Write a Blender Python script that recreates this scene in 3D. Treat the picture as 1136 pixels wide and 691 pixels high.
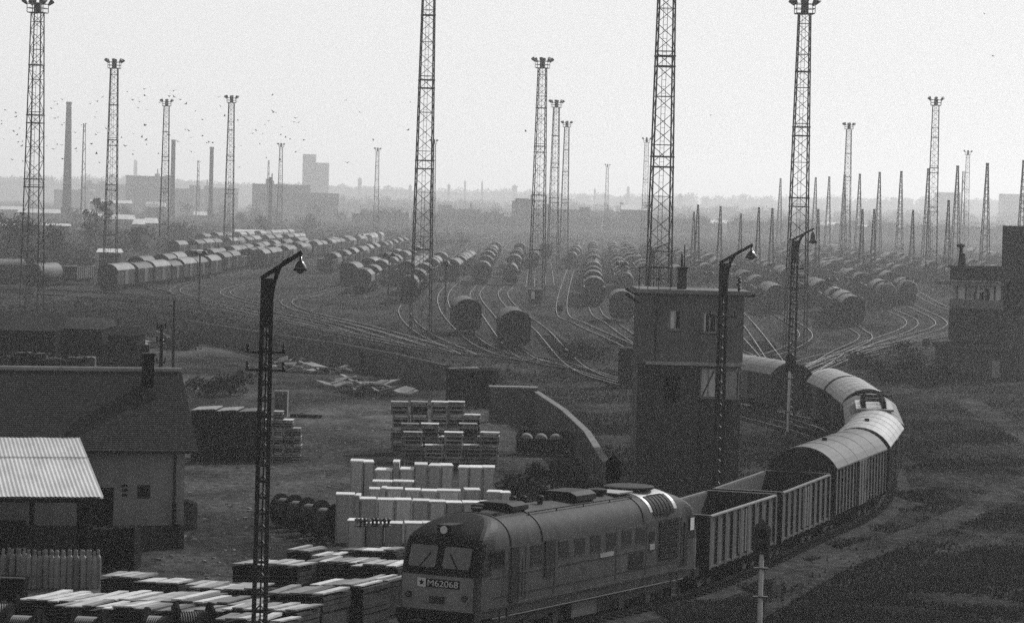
import bpy, math, random
from mathutils import Vector, Matrix
random.seed(7)
R = math.radians
scn = bpy.context.scene
COL = scn.collection
for o in list(bpy.data.objects): bpy.data.objects.remove(o)

# ------------------------------------------------------------ camera, sky, sun, exposure
F = 3500.0; CX, CY = 568.0, 345.5; H = 14.5
cam = bpy.data.objects.new('camera', bpy.data.cameras.new('camera')); COL.objects.link(cam)
cam.data.sensor_width = 36; cam.data.lens = 36 * F / 1136
cam.data.clip_start = 1; cam.data.clip_end = 20000
PITCH, ROLL = math.atan(119.5 / F), R(1.5)
CM = Matrix.Rotation(math.pi / 2 - PITCH, 3, 'X') @ Matrix.Rotation(ROLL, 3, 'Z')
cam.matrix_world = Matrix.Translation((0, 0, H)) @ CM.to_4x4()
scn.camera = cam
SUN_AZ, SUN_EL = R(38), R(36)            # azimuth to the right of the view (+Y), elevation
w = bpy.data.worlds.new('World'); scn.world = w; w.use_nodes = True
nt = w.node_tree; nt.nodes.clear()
sky = nt.nodes.new('ShaderNodeTexSky'); sky.sky_type = 'NISHITA'; sky.sun_disc = False
sky.sun_elevation = SUN_EL; sky.sun_rotation = SUN_AZ; sky.dust_density = 4.0; sky.air_density = 1.2
bw = nt.nodes.new('ShaderNodeRGBToBW'); bg = nt.nodes.new('ShaderNodeBackground'); ow = nt.nodes.new('ShaderNodeOutputWorld')
nt.links.new(sky.outputs[0], bw.inputs[0]); 
tcw = nt.nodes.new('ShaderNodeTexCoord'); sx = nt.nodes.new('ShaderNodeSeparateXYZ'); mrw = nt.nodes.new('ShaderNodeMapRange'); adw = nt.nodes.new('ShaderNodeMath'); adw.operation = 'MAXIMUM'
nt.links.new(tcw.outputs['Generated'], sx.inputs[0]); nt.links.new(sx.outputs['Z'], mrw.inputs[0])
mrw.inputs[1].default_value = .08; mrw.inputs[2].default_value = .20; mrw.inputs[3].default_value = 7.1; mrw.inputs[4].default_value = 0.0   # milky horizon haze all round
nt.links.new(bw.outputs[0], adw.inputs[0]); nt.links.new(mrw.outputs[0], adw.inputs[1]); nt.links.new(adw.outputs[0], bg.inputs[0]); nt.links.new(bg.outputs[0], ow.inputs[0])
bg.inputs[1].default_value = 0.12
sl = bpy.data.lights.new('sun', 'SUN'); sl.energy = 3.3; sl.angle = R(0.6); sl.color = (1, 1, 1)
sun = bpy.data.objects.new('sun', sl); COL.objects.link(sun)
sd = Vector((math.sin(SUN_AZ) * math.cos(SUN_EL), math.cos(SUN_AZ) * math.cos(SUN_EL), math.sin(SUN_EL)))
sun.rotation_euler = sd.to_track_quat('Z', 'Y').to_euler(); sun.location = (60, 80, 120)
scn.view_settings.view_transform = 'Standard'; scn.view_settings.look = 'None'
scn.view_settings.exposure = 0.0; scn.view_settings.gamma = 1
scn.cycles.max_bounces = 5; scn.cycles.diffuse_bounces = 2; scn.cycles.glossy_bounces = 2
scn.cycles.volume_bounces = 0; scn.cycles.transparent_max_bounces = 8
scn.cycles.use_denoising = False
scn.cycles.caustics_reflective = False; scn.cycles.caustics_refractive = False
HAZE_D, HAZE_C, HAZE_G = 0.00023, 1.0, 0.45

# ------------------------------------------------------------ pixel <-> world (photo pixels, 1136 wide)
def ray(px, py): return CM @ Vector(((px - CX) / F, -(py - CY) / F, -1))
def at(px, py, z=0.0):
    d = ray(px, py); t = (z - H) / d.z
    return Vector((d.x * t, d.y * t, z))
def atd(px, py, Y):
    d = ray(px, py); t = Y / d.y
    return Vector((d.x * t, Y, H + d.z * t))
CMT = CM.transposed()
def proj(x, y, z=0.0):
    c = CMT @ Vector((x, y, z - H))
    if c.z > -0.1: return None
    return CX + F * c.x / -c.z, CY - F * c.y / -c.z

# ------------------------------------------------------------ materials (all grey: a black and white photograph)
MATS = {}
def mat(name, v, rough=.8, metal=0.0, var=.25, scale=3.0, spec=.4, bump=0.0, rnd=0.0, streak=None):
    if name in MATS: return MATS[name]
    if v < .19: v *= .5
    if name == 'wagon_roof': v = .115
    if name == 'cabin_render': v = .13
    m = bpy.data.materials.new(name); m.use_nodes = True; n = m.node_tree; b = n.nodes['Principled BSDF']
    b.inputs['Roughness'].default_value = rough; b.inputs['Metallic'].default_value = metal
    b.inputs['Specular IOR Level'].default_value = spec if rough < .8 else 0.0
    tc = n.nodes.new('ShaderNodeTexCoord'); mp = n.nodes.new('ShaderNodeMapping')
    if streak: mp.inputs['Scale'].default_value = streak
    n.links.new(tc.outputs['Object'], mp.inputs[0])
    nz = n.nodes.new('ShaderNodeTexNoise'); nz.inputs['Scale'].default_value = scale; nz.inputs['Detail'].default_value = 6
    nz.inputs['Roughness'].default_value = .65
    n.links.new(mp.outputs[0], nz.inputs['Vector'])
    r = n.nodes.new('ShaderNodeMapRange'); r.inputs[1].default_value = .3; r.inputs[2].default_value = .7
    r.inputs[3].default_value = 1 - var; r.inputs[4].default_value = 1 + var
    n.links.new(nz.outputs[0], r.inputs[0])
    oi = n.nodes.new('ShaderNodeObjectInfo')
    rr = n.nodes.new('ShaderNodeMapRange'); rr.inputs[3].default_value = v * (1 - rnd); rr.inputs[4].default_value = v * (1 + rnd)
    n.links.new(oi.outputs['Random'], rr.inputs[0])
    mu = n.nodes.new('ShaderNodeMath'); mu.operation = 'MULTIPLY'
    n.links.new(r.outputs[0], mu.inputs[0]); n.links.new(rr.outputs[0], mu.inputs[1])
    n.links.new(mu.outputs[0], b.inputs['Base Color'])
    if bump:
        bp = n.nodes.new('ShaderNodeBump'); bp.inputs['Strength'].default_value = bump; bp.inputs['Distance'].default_value = .05
        n.links.new(nz.outputs[0], bp.inputs['Height']); n.links.new(bp.outputs[0], b.inputs['Normal'])
    MATS[name] = m; return m
def glass(name, v=.02, rough=.08):
    m = mat(name, v, rough=rough, var=.1, scale=1.5, spec=.8); return m

M_steel = mat('dark_steel', .02, .6, 0.2, .3, 4)
M_mast = mat('mast_steel', .05, .65, 0.1, .3, 2)
M_rail = mat('rail_steel', .26, .36, .8, .95, .07)
M_rust = mat('rail_rust', .07, .85, 0, .3, 2)
M_ballast = mat('ballast', .085, .95, 0, .55, 1.3, bump=.6)
M_sleeper = mat('sleeper', .05, .9, 0, .4, 2)
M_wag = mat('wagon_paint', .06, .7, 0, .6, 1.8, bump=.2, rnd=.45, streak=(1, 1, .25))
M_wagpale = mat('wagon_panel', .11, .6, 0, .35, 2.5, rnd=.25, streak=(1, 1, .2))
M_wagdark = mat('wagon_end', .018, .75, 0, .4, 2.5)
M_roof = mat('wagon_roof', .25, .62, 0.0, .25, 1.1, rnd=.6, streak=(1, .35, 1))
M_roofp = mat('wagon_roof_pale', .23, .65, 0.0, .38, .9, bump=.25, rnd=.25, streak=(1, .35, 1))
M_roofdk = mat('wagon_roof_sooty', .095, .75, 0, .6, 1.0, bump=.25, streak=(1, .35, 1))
M_under = mat('underframe', .022, .8, 0, .4, 4)
M_wheel = mat('wheel_steel', .06, .5, .5, .3, 4)
M_loco = mat('loco_paint', .078, .65, 0, .55, 2.2, spec=.2, streak=(1, .8, .35))
M_locodk = mat('loco_dark', .022, .65, 0, .3, 2, spec=.12)
M_locoroof = mat('loco_roof', .07, .79, 0, .55, 2.0, spec=.2)
M_silver = mat('silver_paint', .26, .5, .2, .15, 2)
M_glass = glass('window_glass')
M_glassp = mat('windscreen', .18, .12, 0, .25, 1.2, spec=.8)
M_white = mat('white_paint', .62, .6, 0, .12, 3)
M_black = mat('black_paint', .014, .7, 0, .2, 3, spec=.08)
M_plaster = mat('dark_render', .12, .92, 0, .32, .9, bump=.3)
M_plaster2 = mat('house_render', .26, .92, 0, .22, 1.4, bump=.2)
M_conc = mat('concrete', .19, .9, 0, .3, 1.2, bump=.25)
M_concd = mat('old_wall', .15, .92, 0, .35, .8, bump=.3)
M_tiles = mat('roof_tiles', .085, .85, 0, .3, 5, bump=.5)
M_tin = mat('pale_sheet_roof', .44, .5, 0, .18, 1.2, streak=(1, .3, 1))
M_coping = mat('wall_coping', .19, .9, 0, .4, 2)
M_slat = mat('crate_slat', .30, .8, 0, .3, 3, rnd=.3)
M_roofy = mat('yard_roof', .13, .75, 0, .4, .8, rnd=.55, streak=(1, .35, 1))
M_roofyp = mat('yard_roof_pale', .17, .7, 0, .35, .8, rnd=.5, streak=(1, .35, 1))
M_face = mat('wall_face', .16, .92, 0, .35, .8, bump=.3)
M_crate = mat('crate_wood', .13, .85, 0, .3, 3, rnd=.3)
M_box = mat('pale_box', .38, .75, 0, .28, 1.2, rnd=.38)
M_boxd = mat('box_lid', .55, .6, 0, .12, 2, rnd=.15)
M_wood = mat('timber', .14, .85, 0, .4, 3, rnd=.3)
M_woodd = mat('dark_timber', .035, .9, 0, .4, 3, rnd=.3)
M_board = mat('board', .30, .75, 0, .3, 2.5, rnd=.85)
M_cable = mat('wound_cable', .10, .7, 0, .3, 3, rnd=.5)
M_gas = mat('cylinder_paint', .22, .32, 0, .2, 3, rnd=.25)
M_far = mat('far_brick', .10, .9, 0, .3, .1)
M_fard = mat('far_dark_brick', .07, .9, 0, .3, .1)
M_farroof = mat('far_roof', .10, .8, 0, .3, .1)
M_farwhite = mat('far_pale_roof', .62, .45, 0, .2, .05)
M_leaf = mat('foliage', .04, .85, 0, .4, .3, rnd=.2)
M_grass = mat('grass_blades', .15, .85, 0, .4, .25)
M_rubble = mat('broken_slabs', .22, .85, 0, .35, 1.0, rnd=.3)
M_bird = mat('feathers', .02, .8)
M_cloth = mat('dark_cloth', .03, .9)
M_skin = mat('skin', .3, .6)

# ------------------------------------------------------------ mesh builder
class MB:
    def __init__(s): s.v = []; s.f = []; s.mi = []; s.m = 0
    def add(s, vs, fs, sm=None):
        b = len(s.v); s.v += [tuple(x) for x in vs]
        for f in fs: s.f.append([b + i for i in f]); s.mi.append(s.m if sm is None else sm)
        return s
    def box(s, x0, x1, y0, y1, z0, z1, M=None):
        vs = [Vector(p) for p in ((x0,y0,z0),(x1,y0,z0),(x1,y1,z0),(x0,y1,z0),(x0,y0,z1),(x1,y0,z1),(x1,y1,z1),(x0,y1,z1))]
        if M is not None: vs = [M @ p for p in vs]
        return s.add(vs, [(0,3,2,1),(4,5,6,7),(0,1,5,4),(1,2,6,5),(2,3,7,6),(3,0,4,7)])
    def bar(s, a, b, t=.05, t2=None):
        a = Vector(a); b = Vector(b); d = b - a; L = d.length
        if L < 1e-6: return s
        q = d.to_track_quat('Z', 'Y').to_matrix().to_4x4(); t2 = t2 or t
        return s.box(-t/2, t/2, -t2/2, t2/2, 0, L, Matrix.Translation(a) @ q)
    def cyl(s, a, b, r0, r1=None, n=12, caps=True):
        a = Vector(a); b = Vector(b); r1 = r0 if r1 is None else r1
        q = (b - a).to_track_quat('Z', 'Y').to_matrix()
        vs = []
        for p, r in ((a, r0), (b, r1)):
            for i in range(n):
                t = 2 * math.pi * i / n; vs.append(p + q @ Vector((r * math.cos(t), r * math.sin(t), 0)))
        fs = [(i, (i+1) % n, n + (i+1) % n, n + i) for i in range(n)]
        if caps: fs += [tuple(range(n-1, -1, -1)), tuple(range(n, 2*n))]
        return s.add(vs, fs)
    def lathe(s, prof, n=16, M=None):          # profile of (r, z) about local z
        vs = []
        for r, z in prof:
            for i in range(n):
                t = 2 * math.pi * i / n; vs.append(Vector((r * math.cos(t), r * math.sin(t), z)))
        if M is not None: vs = [M @ p for p in vs]
        fs = []
        for k in range(len(prof) - 1):
            for i in range(n): fs.append((k*n+i, k*n+(i+1) % n, (k+1)*n+(i+1) % n, (k+1)*n+i))
        fs += [tuple(range(n-1, -1, -1)), tuple(range((len(prof)-1)*n, len(prof)*n))]
        return s.add(vs, fs)
    def prism(s, prof, y0, y1, M=None, flip=False):   # profile of (x, z) swept along y
        n = len(prof); vs = [Vector((x, y0, z)) for x, z in prof] + [Vector((x, y1, z)) for x, z in prof]
        if M is not None: vs = [M @ p for p in vs]
        fs = [(i, (i+1) % n, n+(i+1) % n, n+i) for i in range(n)] + [tuple(range(n-1, -1, -1)), tuple(range(n, 2*n))]
        return s.add(vs, fs)
    def build(s, name, m, parent=None, smooth=False, loc=None):
        me = bpy.data.meshes.new(name); me.from_pydata(s.v, [], s.f)
        for mm in (m if isinstance(m, (list, tuple)) else [m]): me.materials.append(mm)
        if any(s.mi):
            me.polygons.foreach_set('material_index', s.mi)
        if smooth: me.polygons.foreach_set('use_smooth', [True] * len(s.f))
        me.update()
        o = bpy.data.objects.new(name, me); COL.objects.link(o)
        if parent is not None: o.parent = parent
        if loc is not None: o.location = loc
        return o
def fixn(o):
    import bmesh
    bm = bmesh.new(); bm.from_mesh(o.data); bmesh.ops.recalc_face_normals(bm, faces=bm.faces); bm.to_mesh(o.data); bm.free(); return o
def tag(o, label, cat, group=None):
    o['label'] = label; o['category'] = cat
    if group: o['group'] = group
    elif 'group' in o.keys(): del o['group']
    return o
def struct(o, kind='structure'): o['kind'] = kind; return o
def thing(name, label, cat, loc=(0,0,0), rz=0, group=None):
    o = bpy.data.objects.new(name, None); COL.objects.link(o); o.location = loc; o.rotation_euler = (0,0,rz)
    o.empty_display_size = .2
    return tag(o, label, cat, group)
def dup(root, loc, rz=0, label=None, cat=None, group=None, scale=None):
    def cp(o, p):
        c = o.copy(); COL.objects.link(c)
        if p is not None: c.parent = p
        for ch in KIDS.get(o.name, []): cp(ch, c)
        return c
    r = cp(root, None); r.location = loc; r.rotation_euler = (0,0,rz)
    if label: r['label'] = label
    if cat: r['category'] = cat
    if group: r['group'] = group
    if scale: r.scale = scale
    return r
KIDS = {}
def proto(root):                                     # remember the children once: o.children is slow in loops
    def rec(o):
        KIDS[o.name] = list(o.children)
        for c in KIDS[o.name]: rec(c)
    rec(root); root['_new'] = 1; return root
def place(pr, loc, rz, label, group=None, cat=None, scale=None):   # first use moves the prototype itself
    if pr.get('_new'):
        del pr['_new']; pr.location = loc; pr.rotation_euler = (0,0,rz); pr['label'] = label
        if group: pr['group'] = group
        if cat: pr['category'] = cat
        if scale: pr.scale = scale
        return pr
    return dup(pr, loc, rz, label, cat, group, scale)
ORD = ['first','second','third','fourth','fifth','sixth','seventh','eighth','ninth','tenth','eleventh','twelfth','thirteenth','fourteenth','fifteenth','sixteenth','seventeenth','eighteenth','nineteenth','twentieth']

# ------------------------------------------------------------ ground
def pip(x, y, poly):
    c = False; n = len(poly); j = n - 1
    for i in range(n):
        xi, yi = poly[i]; xj, yj = poly[j]
        if (yi > y) != (yj > y) and x < (xj - xi) * (y - yi) / (yj - yi) + xi: c = not c
        j = i
    return c
P_yard = [(-200,700),(-200,420),(150,395),(165,376),(240,380),(300,398),(420,425),(480,440),(545,440),(600,470),(672,560),(560,640),(440,720),(440,760),(-200,760)]
P_rough = [(180,385),(250,395),(330,396),(420,412),(470,430),(440,445),(330,430),(250,425),(200,410)]
P_field = [(595,430),(700,440),(880,480),(820,545),(700,600),(640,560)]
P_scrub = [(-100,330),(60,334),(150,330),(300,360),(480,395),(430,412),(300,395),(200,380),(150,372),(-100,368)]
P_path = [(860,640),(940,606),(1010,585),(1070,560),(1136,530),(1180,515),(1180,535),(1136,552),(1070,580),(1010,604),(940,632),(880,668),(840,691)]
P_path2 = [(1075,440),(1100,452),(1136,475),(1160,490),(1160,505),(1136,492),(1095,468),(1065,450)]
P_path3 = [(800,690),(900,655),(1010,622),(1090,595),(1136,574),(1136,584),(1090,606),(1010,634),(900,668),(820,700)]
def wn(x, y, s, k):
    return math.sin(x*s*1.3+k)*math.cos(y*s+k*2) + .5*math.sin(x*s*2.7-y*s*2.1+k*3) + .3*math.sin(y*s*5.3+x*s*4.1+k)
def albedo(x, y):
    p = proj(x, y, 0)
    if p is None: return .032
    px = p[0] + 5*wn(x, y, .25, 1); py = p[1] + 3*wn(x, y, .3, 2)
    if y > 1200: return .03
    if pip(px, py, P_yard): return (.036 if pip(px, py, P_rough) else .049) * (1 + .2*wn(x, y, .12, 3))
    if pip(px, py, P_path) or pip(px, py, P_path2): return .045
    if pip(px, py, P_path3): return .032
    if pip(px, py, P_scrub): return .02
    if pip(px, py, P_field): return .03
    if px > 700 and py > 400: return .031
    return .034
def lin(a, b, st):
    n = max(1, int(round((b-a)/st))); return [a + (b-a)*i/n for i in range(n)]
xs = [-9000,-4000,-1500,-600,-300,-150] + lin(-90,75,.9) + [75,100,150,300,600,1500,4000,9000]
ys = [-400,-60,0,40] + lin(66,330,1.1) + lin(330,520,3) + lin(520,1200,14) + [1200,1500,2000,3000,5000,9000,15000]
g = MB(); nx, ny = len(xs), len(ys); cols = []
for y in ys:
    for x in xs:
        z = 0
        if 66 < y < 400 and x > 22 : z = .10*wn(x, y, .09, 5) 
        g.v.append((x, y, z)); cols.append(albedo(x, y) if y > 40 else .03)
for j in range(ny-1):
    for i in range(nx-1):
        a = j*nx+i; g.f.append([a, a+1, a+nx+1, a+nx]); g.mi.append(0)
def ground_mat():
    m = bpy.data.materials.new('ground_soil'); m.use_nodes = True; n = m.node_tree; b = n.nodes['Principled BSDF']
    b.inputs['Roughness'].default_value = .95; b.inputs['Specular IOR Level'].default_value = 0
    at_ = n.nodes.new('ShaderNodeAttribute'); at_.attribute_name = 'soil'
    tc = n.nodes.new('ShaderNodeTexCoord'); val = at_.outputs['Fac']; hs = []
    for sc, var in ((.35, .4), (2.2, .42), (.06, .4), (9, .35)):
        mp = n.nodes.new('ShaderNodeMapping'); mp.inputs['Scale'].default_value = (1, .55, 1)
        n.links.new(tc.outputs['Object'], mp.inputs[0])
        nz = n.nodes.new('ShaderNodeTexNoise'); nz.inputs['Scale'].default_value = sc; nz.inputs['Detail'].default_value = 5
        n.links.new(mp.outputs[0], nz.inputs['Vector'])
        r = n.nodes.new('ShaderNodeMapRange'); r.inputs[1].default_value = .33; r.inputs[2].default_value = .67
        r.inputs[3].default_value = 1-var; r.inputs[4].default_value = 1+var
        n.links.new(nz.outputs[0], r.inputs[0])
        mu = n.nodes.new('ShaderNodeMath'); mu.operation = 'MULTIPLY'
        n.links.new(val, mu.inputs[0]); n.links.new(r.outputs[0], mu.inputs[1]); val = mu.outputs[0]; hs.append(nz)
    n.links.new(val, b.inputs['Base Color'])
    bp = n.nodes.new('ShaderNodeBump'); bp.inputs['Strength'].default_value = .7; bp.inputs['Distance'].default_value = .12
    n.links.new(hs[1].outputs[0], bp.inputs['Height']); n.links.new(bp.outputs[0], b.inputs['Normal'])
    return m
ground = struct(g.build('ground', ground_mat(), smooth=True))
att = ground.data.attributes.new('soil', 'FLOAT', 'POINT'); att.data.foreach_set('value', cols)

# ------------------------------------------------------------ tracks
def smooth_path(pts, step=3.0):
    P = [Vector((p[0], p[1])) for p in pts]; P = [2*P[0]-P[1]] + P + [2*P[-1]-P[-2]]; out = []
    for i in range(1, len(P)-2):
        a, b, c, d = P[i-1:i+3]; n = max(2, int((c-b).length/step))
        for k in range(n):
            t = k/n
            out.append(.5*((2*b)+(c-a)*t+(2*a-5*b+4*c-d)*t*t+(3*b-a-3*c+d)*t**3))
    out.append(P[-2]); return out
def arc(path):
    s = [0]
    for a, b in zip(path, path[1:]): s.append(s[-1]+(b-a).length)
    return s
def on(path, S, d):
    if d <= 0: 
        u = (path[1]-path[0]).normalized(); return path[0]+u*d
    for i in range(len(S)-1):
        if S[i+1] >= d:
            t = (d-S[i])/max(1e-6, S[i+1]-S[i]); return path[i].lerp(path[i+1], t)
    u = (path[-1]-path[-2]).normalized(); return path[-1]+u*(d-S[-1])
def ribbon(mb, path, offs, mi, closed_prof=True):
    # offs: profile [(lateral, z)] swept along the path
    n = len(offs); b = len(mb.v)
    for i, p in enumerate(path):
        t = (path[min(i+1, len(path)-1)]-path[max(i-1, 0)]).normalized(); nrm = Vector((t.y, -t.x))
        for l, z in offs: q = p+nrm*l; mb.v.append((q.x, q.y, z))
    for i in range(len(path)-1):
        for k in range(n-1):
            a = b+i*n+k; mb.f.append([a, a+1, a+n+1, a+n]); mb.mi.append(mi)
TRACKN = [0]
def track(path, bed=True, sleepers_to=330):
    k = TRACKN[0]; TRACKN[0] += 1; z = .004*(k % 24)
    mb = MB()
    if bed: ribbon(mb, path, [(-1.9, .0+z*.2), (-1.35, .10+z), (1.35, .10+z), (1.9, .0+z*.2)], 0)
    else: ribbon(mb, path, [(-.1, .01), (.1, .01)], 0)
    o = struct(mb.build('railway_track', M_ballast))
    S = arc(path); d = 0; sb = MB()
    while d < S[-1]:
        p = on(path, S, d)
        if p.y > sleepers_to: break
        if p.y > 60:
            q = on(path, S, d+.3)-p; a = math.atan2(q.y, q.x)
            sb.box(-.12, .12, -1.25, 1.25, .06+z, .16+z, Matrix.Translation((p.x, p.y, 0)) @ Matrix.Rotation(a, 4, 'Z'))
        d += .65
    if sb.v: sb.build('sleepers', M_sleeper, o)
    for sgn in (-1, 1):
        rb = MB(); c = sgn*.7525
        ribbon(rb, path, [(c-.06, .12+z), (c-.03, .20+z), (c-.03, .27+z), (c+.03, .27+z), (c+.03, .20+z), (c+.06, .12+z)], 1)
        rb.mi = [0 if i % 5 == 2 else 1 for i in range(len(rb.f))]
        rb.build('rail', [M_rail, M_rust], o)
    return o
def pxp(pts): return smooth_path([at(*p) for p in pts])

TRAIN = smooth_path([(-27,60),(-19,74),(-10.6,88),(-2.35,101.5),(5.9,116.7),(12.8,138),(16.8,151.6),(19.4,167),(21.2,187),(21.4,204),(20.6,213),(18.6,222.5),(9,259),(3.8,289),(-2.5,307),(-8,321),(-18.4,343),(-34,385),(-58,430),(-110,480)], 2.0)
track(TRAIN, sleepers_to=300)
ROWS = {
 'T1': [(-30,339),(60,333),(118,325),(222,311),(330,292),(410,277),(480,266),(540,259)],
 'T2': [(150,313),(260,294),(340,279),(420,267),(520,257)],
 'T3': [(420,378),(330,352),(225,333),(165,320),(190,310),(240,305),(300,293),(370,280),(450,267),(540,258)],
 'T4': [(470,388),(380,362),(275,343),(195,326),(225,312),(285,300),(330,290),(400,277),(470,266),(560,258)],
 'T5b': [(480,386),(390,360),(290,340),(250,326),(290,314),(360,305),(400,293),(450,278),(505,264)],
 'T5': [(520,396),(420,368),(330,345),(322,334),(370,330),(401,328),(430,310),(466,290),(505,272),(550,262)],
 'T6': [(520,396),(470,372),(450,352),(453,338),(475,314),(500,292),(527,270),(560,262)],
 'T9': [(590,404),(548,392),(519,374),(494,345),(494,325),(515,307),(548,285),(580,268)],
 'T7': [(640,412),(600,405),(572,391),(543,354),(527,330),(534,317),(545,292),(562,270)],
 'T8': [(700,432),(640,410),(600,368),(570,345),(558,328),(566,317),(573,296),(582,272)],
 'T13': [(760,430),(700,388),(645,362),(623,345),(632,304),(640,286),(646,268)],
 'T11': [(780,425),(720,390),(680,362),(659,342),(658,300),(657,275),(656,262)],
 'T14': [(800,420),(740,380),(705,350),(694,332),(684,302),(678,280),(671,265)],
 'T15': [(820,415),(770,370),(735,345),(722,325),(708,305),(697,287),(686,268)],
 'T16': [(850,418),(810,370),(780,345),(758,328),(738,307),(715,285),(696,268)],
 'T17': [(870,418),(835,368),(815,345),(796,327),(765,304),(735,284),(706,266)],
 'T18': [(800,392),(845,398),(885,384),(892,370),(862,350),(815,319),(770,293),(722,270)],
 'T19': [(850,440),(890,420),(930,394),(960,378),(946,365),(905,338),(860,316),(800,290),(742,270)],
 'T20': [(850,440),(900,412),(960,385),(1005,368),(1010,357),(985,345),(945,324),(895,304),(830,282),(765,266)],
 'T21': [(850,440),(930,400),(1000,378),(1040,366),(1040,356),(1010,341),(975,322),(925,304),(860,284),(780,265)],
 'T22': [(880,425),(960,392),(1030,376),(1075,368),(1085,356),(1040,340),(1000,318),(950,298),(880,278),(800,262)],
 'T23': [(1180,380),(1120,352),(1070,326),(1010,302),(950,286),(870,270),(800,259)],
 'T24': [(1180,360),(1130,328),(1070,304),(1000,287),(920,272),(840,260)],
 'T5c': [(330,334),(370,323),(412,311),(455,291),(500,275),(548,262)],
 'T5d': [(440,325),(470,303),(500,288),(535,274),(565,262)],
 'T6b': [(495,318),(515,302),(540,284),(566,266)],
 'T8b': [(588,320),(590,300),(592,284),(594,270)],
 'T10': [(610,318),(608,296),(604,280),(602,268)],
 'T14b': [(708,316),(694,296),(684,280),(676,266)],
 'T17b': [(822,325),(782,302),(745,284),(712,267)],
 'T19b': [(890,330),(850,312),(800,291),(745,271)],
 'T20b': [(950,320),(905,302),(850,286),(790,270)],
 'T22b': [(1040,318),(985,300),(930,285),(860,270)],
 'T26': [(1180,318),(1100,296),(1020,279),(940,267)],
 'T27': [(1000,300),(930,286),(860,273),(790,262)],
 'T28': [(940,296),(880,282),(820,270),(760,260)],
 'T29': [(20,303),(150,292),(300,277),(420,265),(500,257)],
 'T30': [(-40,296),(120,284),(280,271),(420,260)],
 'T25': [(1200,330),(1130,303),(1060,285),(980,272),(900,262)],
}
PATHS = {}
for k, v in ROWS.items():
    PATHS[k] = smooth_path([at(*p) for p in v], 4.0)
    track(PATHS[k], bed=len(k) < 4 or k[-1] not in 'bcd', sleepers_to=345)
# cross ladder tracks and the one beside the train
for pts in ([(0,322),(100,326),(200,334),(300,353),(400,376),(480,392),(560,400),(620,407)],
            [(150,331),(240,341),(330,362),(420,381),(500,391)],
            [(700,372),(760,376),(800,386),(830,398)],
            [(1136,352),(1060,372),(960,390),(900,402),(860,425)],
            [(1136,372),(1050,386),(980,394),(880,412),(820,430)]):
    track(pxp(pts), sleepers_to=300)
o2 = [p + Vector((-4.6, 2.2)) for p in TRAIN[:22]]
track(smooth_path([(-37,65),(-26,80),(-15.5,96),(-9.5,106),(-3,117),(2.5,130),(7,143)], 2.0))
track(smooth_path([at(820,464), at(850,472), at(880,480), at(905,488), at(935,500)], 2.0), sleepers_to=330)

# ------------------------------------------------------------ wagons
def wheelset(par, y, r=.5):
    m = MB()
    for s in (-1, 1):
        m.cyl((s*.70, y, r+.3), (s*.82, y, r+.3), r, r, 18)
    m.cyl((-.95, y, r+.3), (.95, y, r+.3), .08, .08, 8); m.build('wheelset', M_wheel, par)
def buffers(par, L, mat_=None):
    for e in (-1, 1):
        for s in (-1, 1):
            m = MB(); m.cyl((s*.87, e*L/2, 1.06), (s*.87, e*(L/2+.5), 1.06), .1, .1, 10); m.cyl((s*.87, e*(L/2+.5), 1.06), (s*.87, e*(L/2+.56), 1.06), .24, .24, 14)
            m.build('buffer', mat_ or M_under, par)
def underframe(par, L):
    m = MB(); m.box(-1.35, 1.35, -L/2, L/2, .95, 1.2)
    for s in (-1, 1):
        m.box(s*1.05-.06, s*1.05+.06, -L/2, L/2, .72, .95)
    for y in (-L*.32, L*.32):
        for s in (-1, 1): m.box(s*1.0-.08, s*1.0+.08, y-.9, y+.9, .62, .9)
    m.box(-.6, .6, -1.2, 1.0, .5, .95)
    return m.build('underframe', M_under, par)
def arch(hw, ze, zt, n=12):
    # an arc over the half width hw from ze at the eaves to zt
    r = (hw*hw + (zt-ze)**2) / (2*(zt-ze)); cz = zt-r; a = math.asin(hw/r)
    return [(r*math.sin(a - 2*a*i/n), cz+r*math.cos(a - 2*a*i/n)) for i in range(n+1)]
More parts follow.
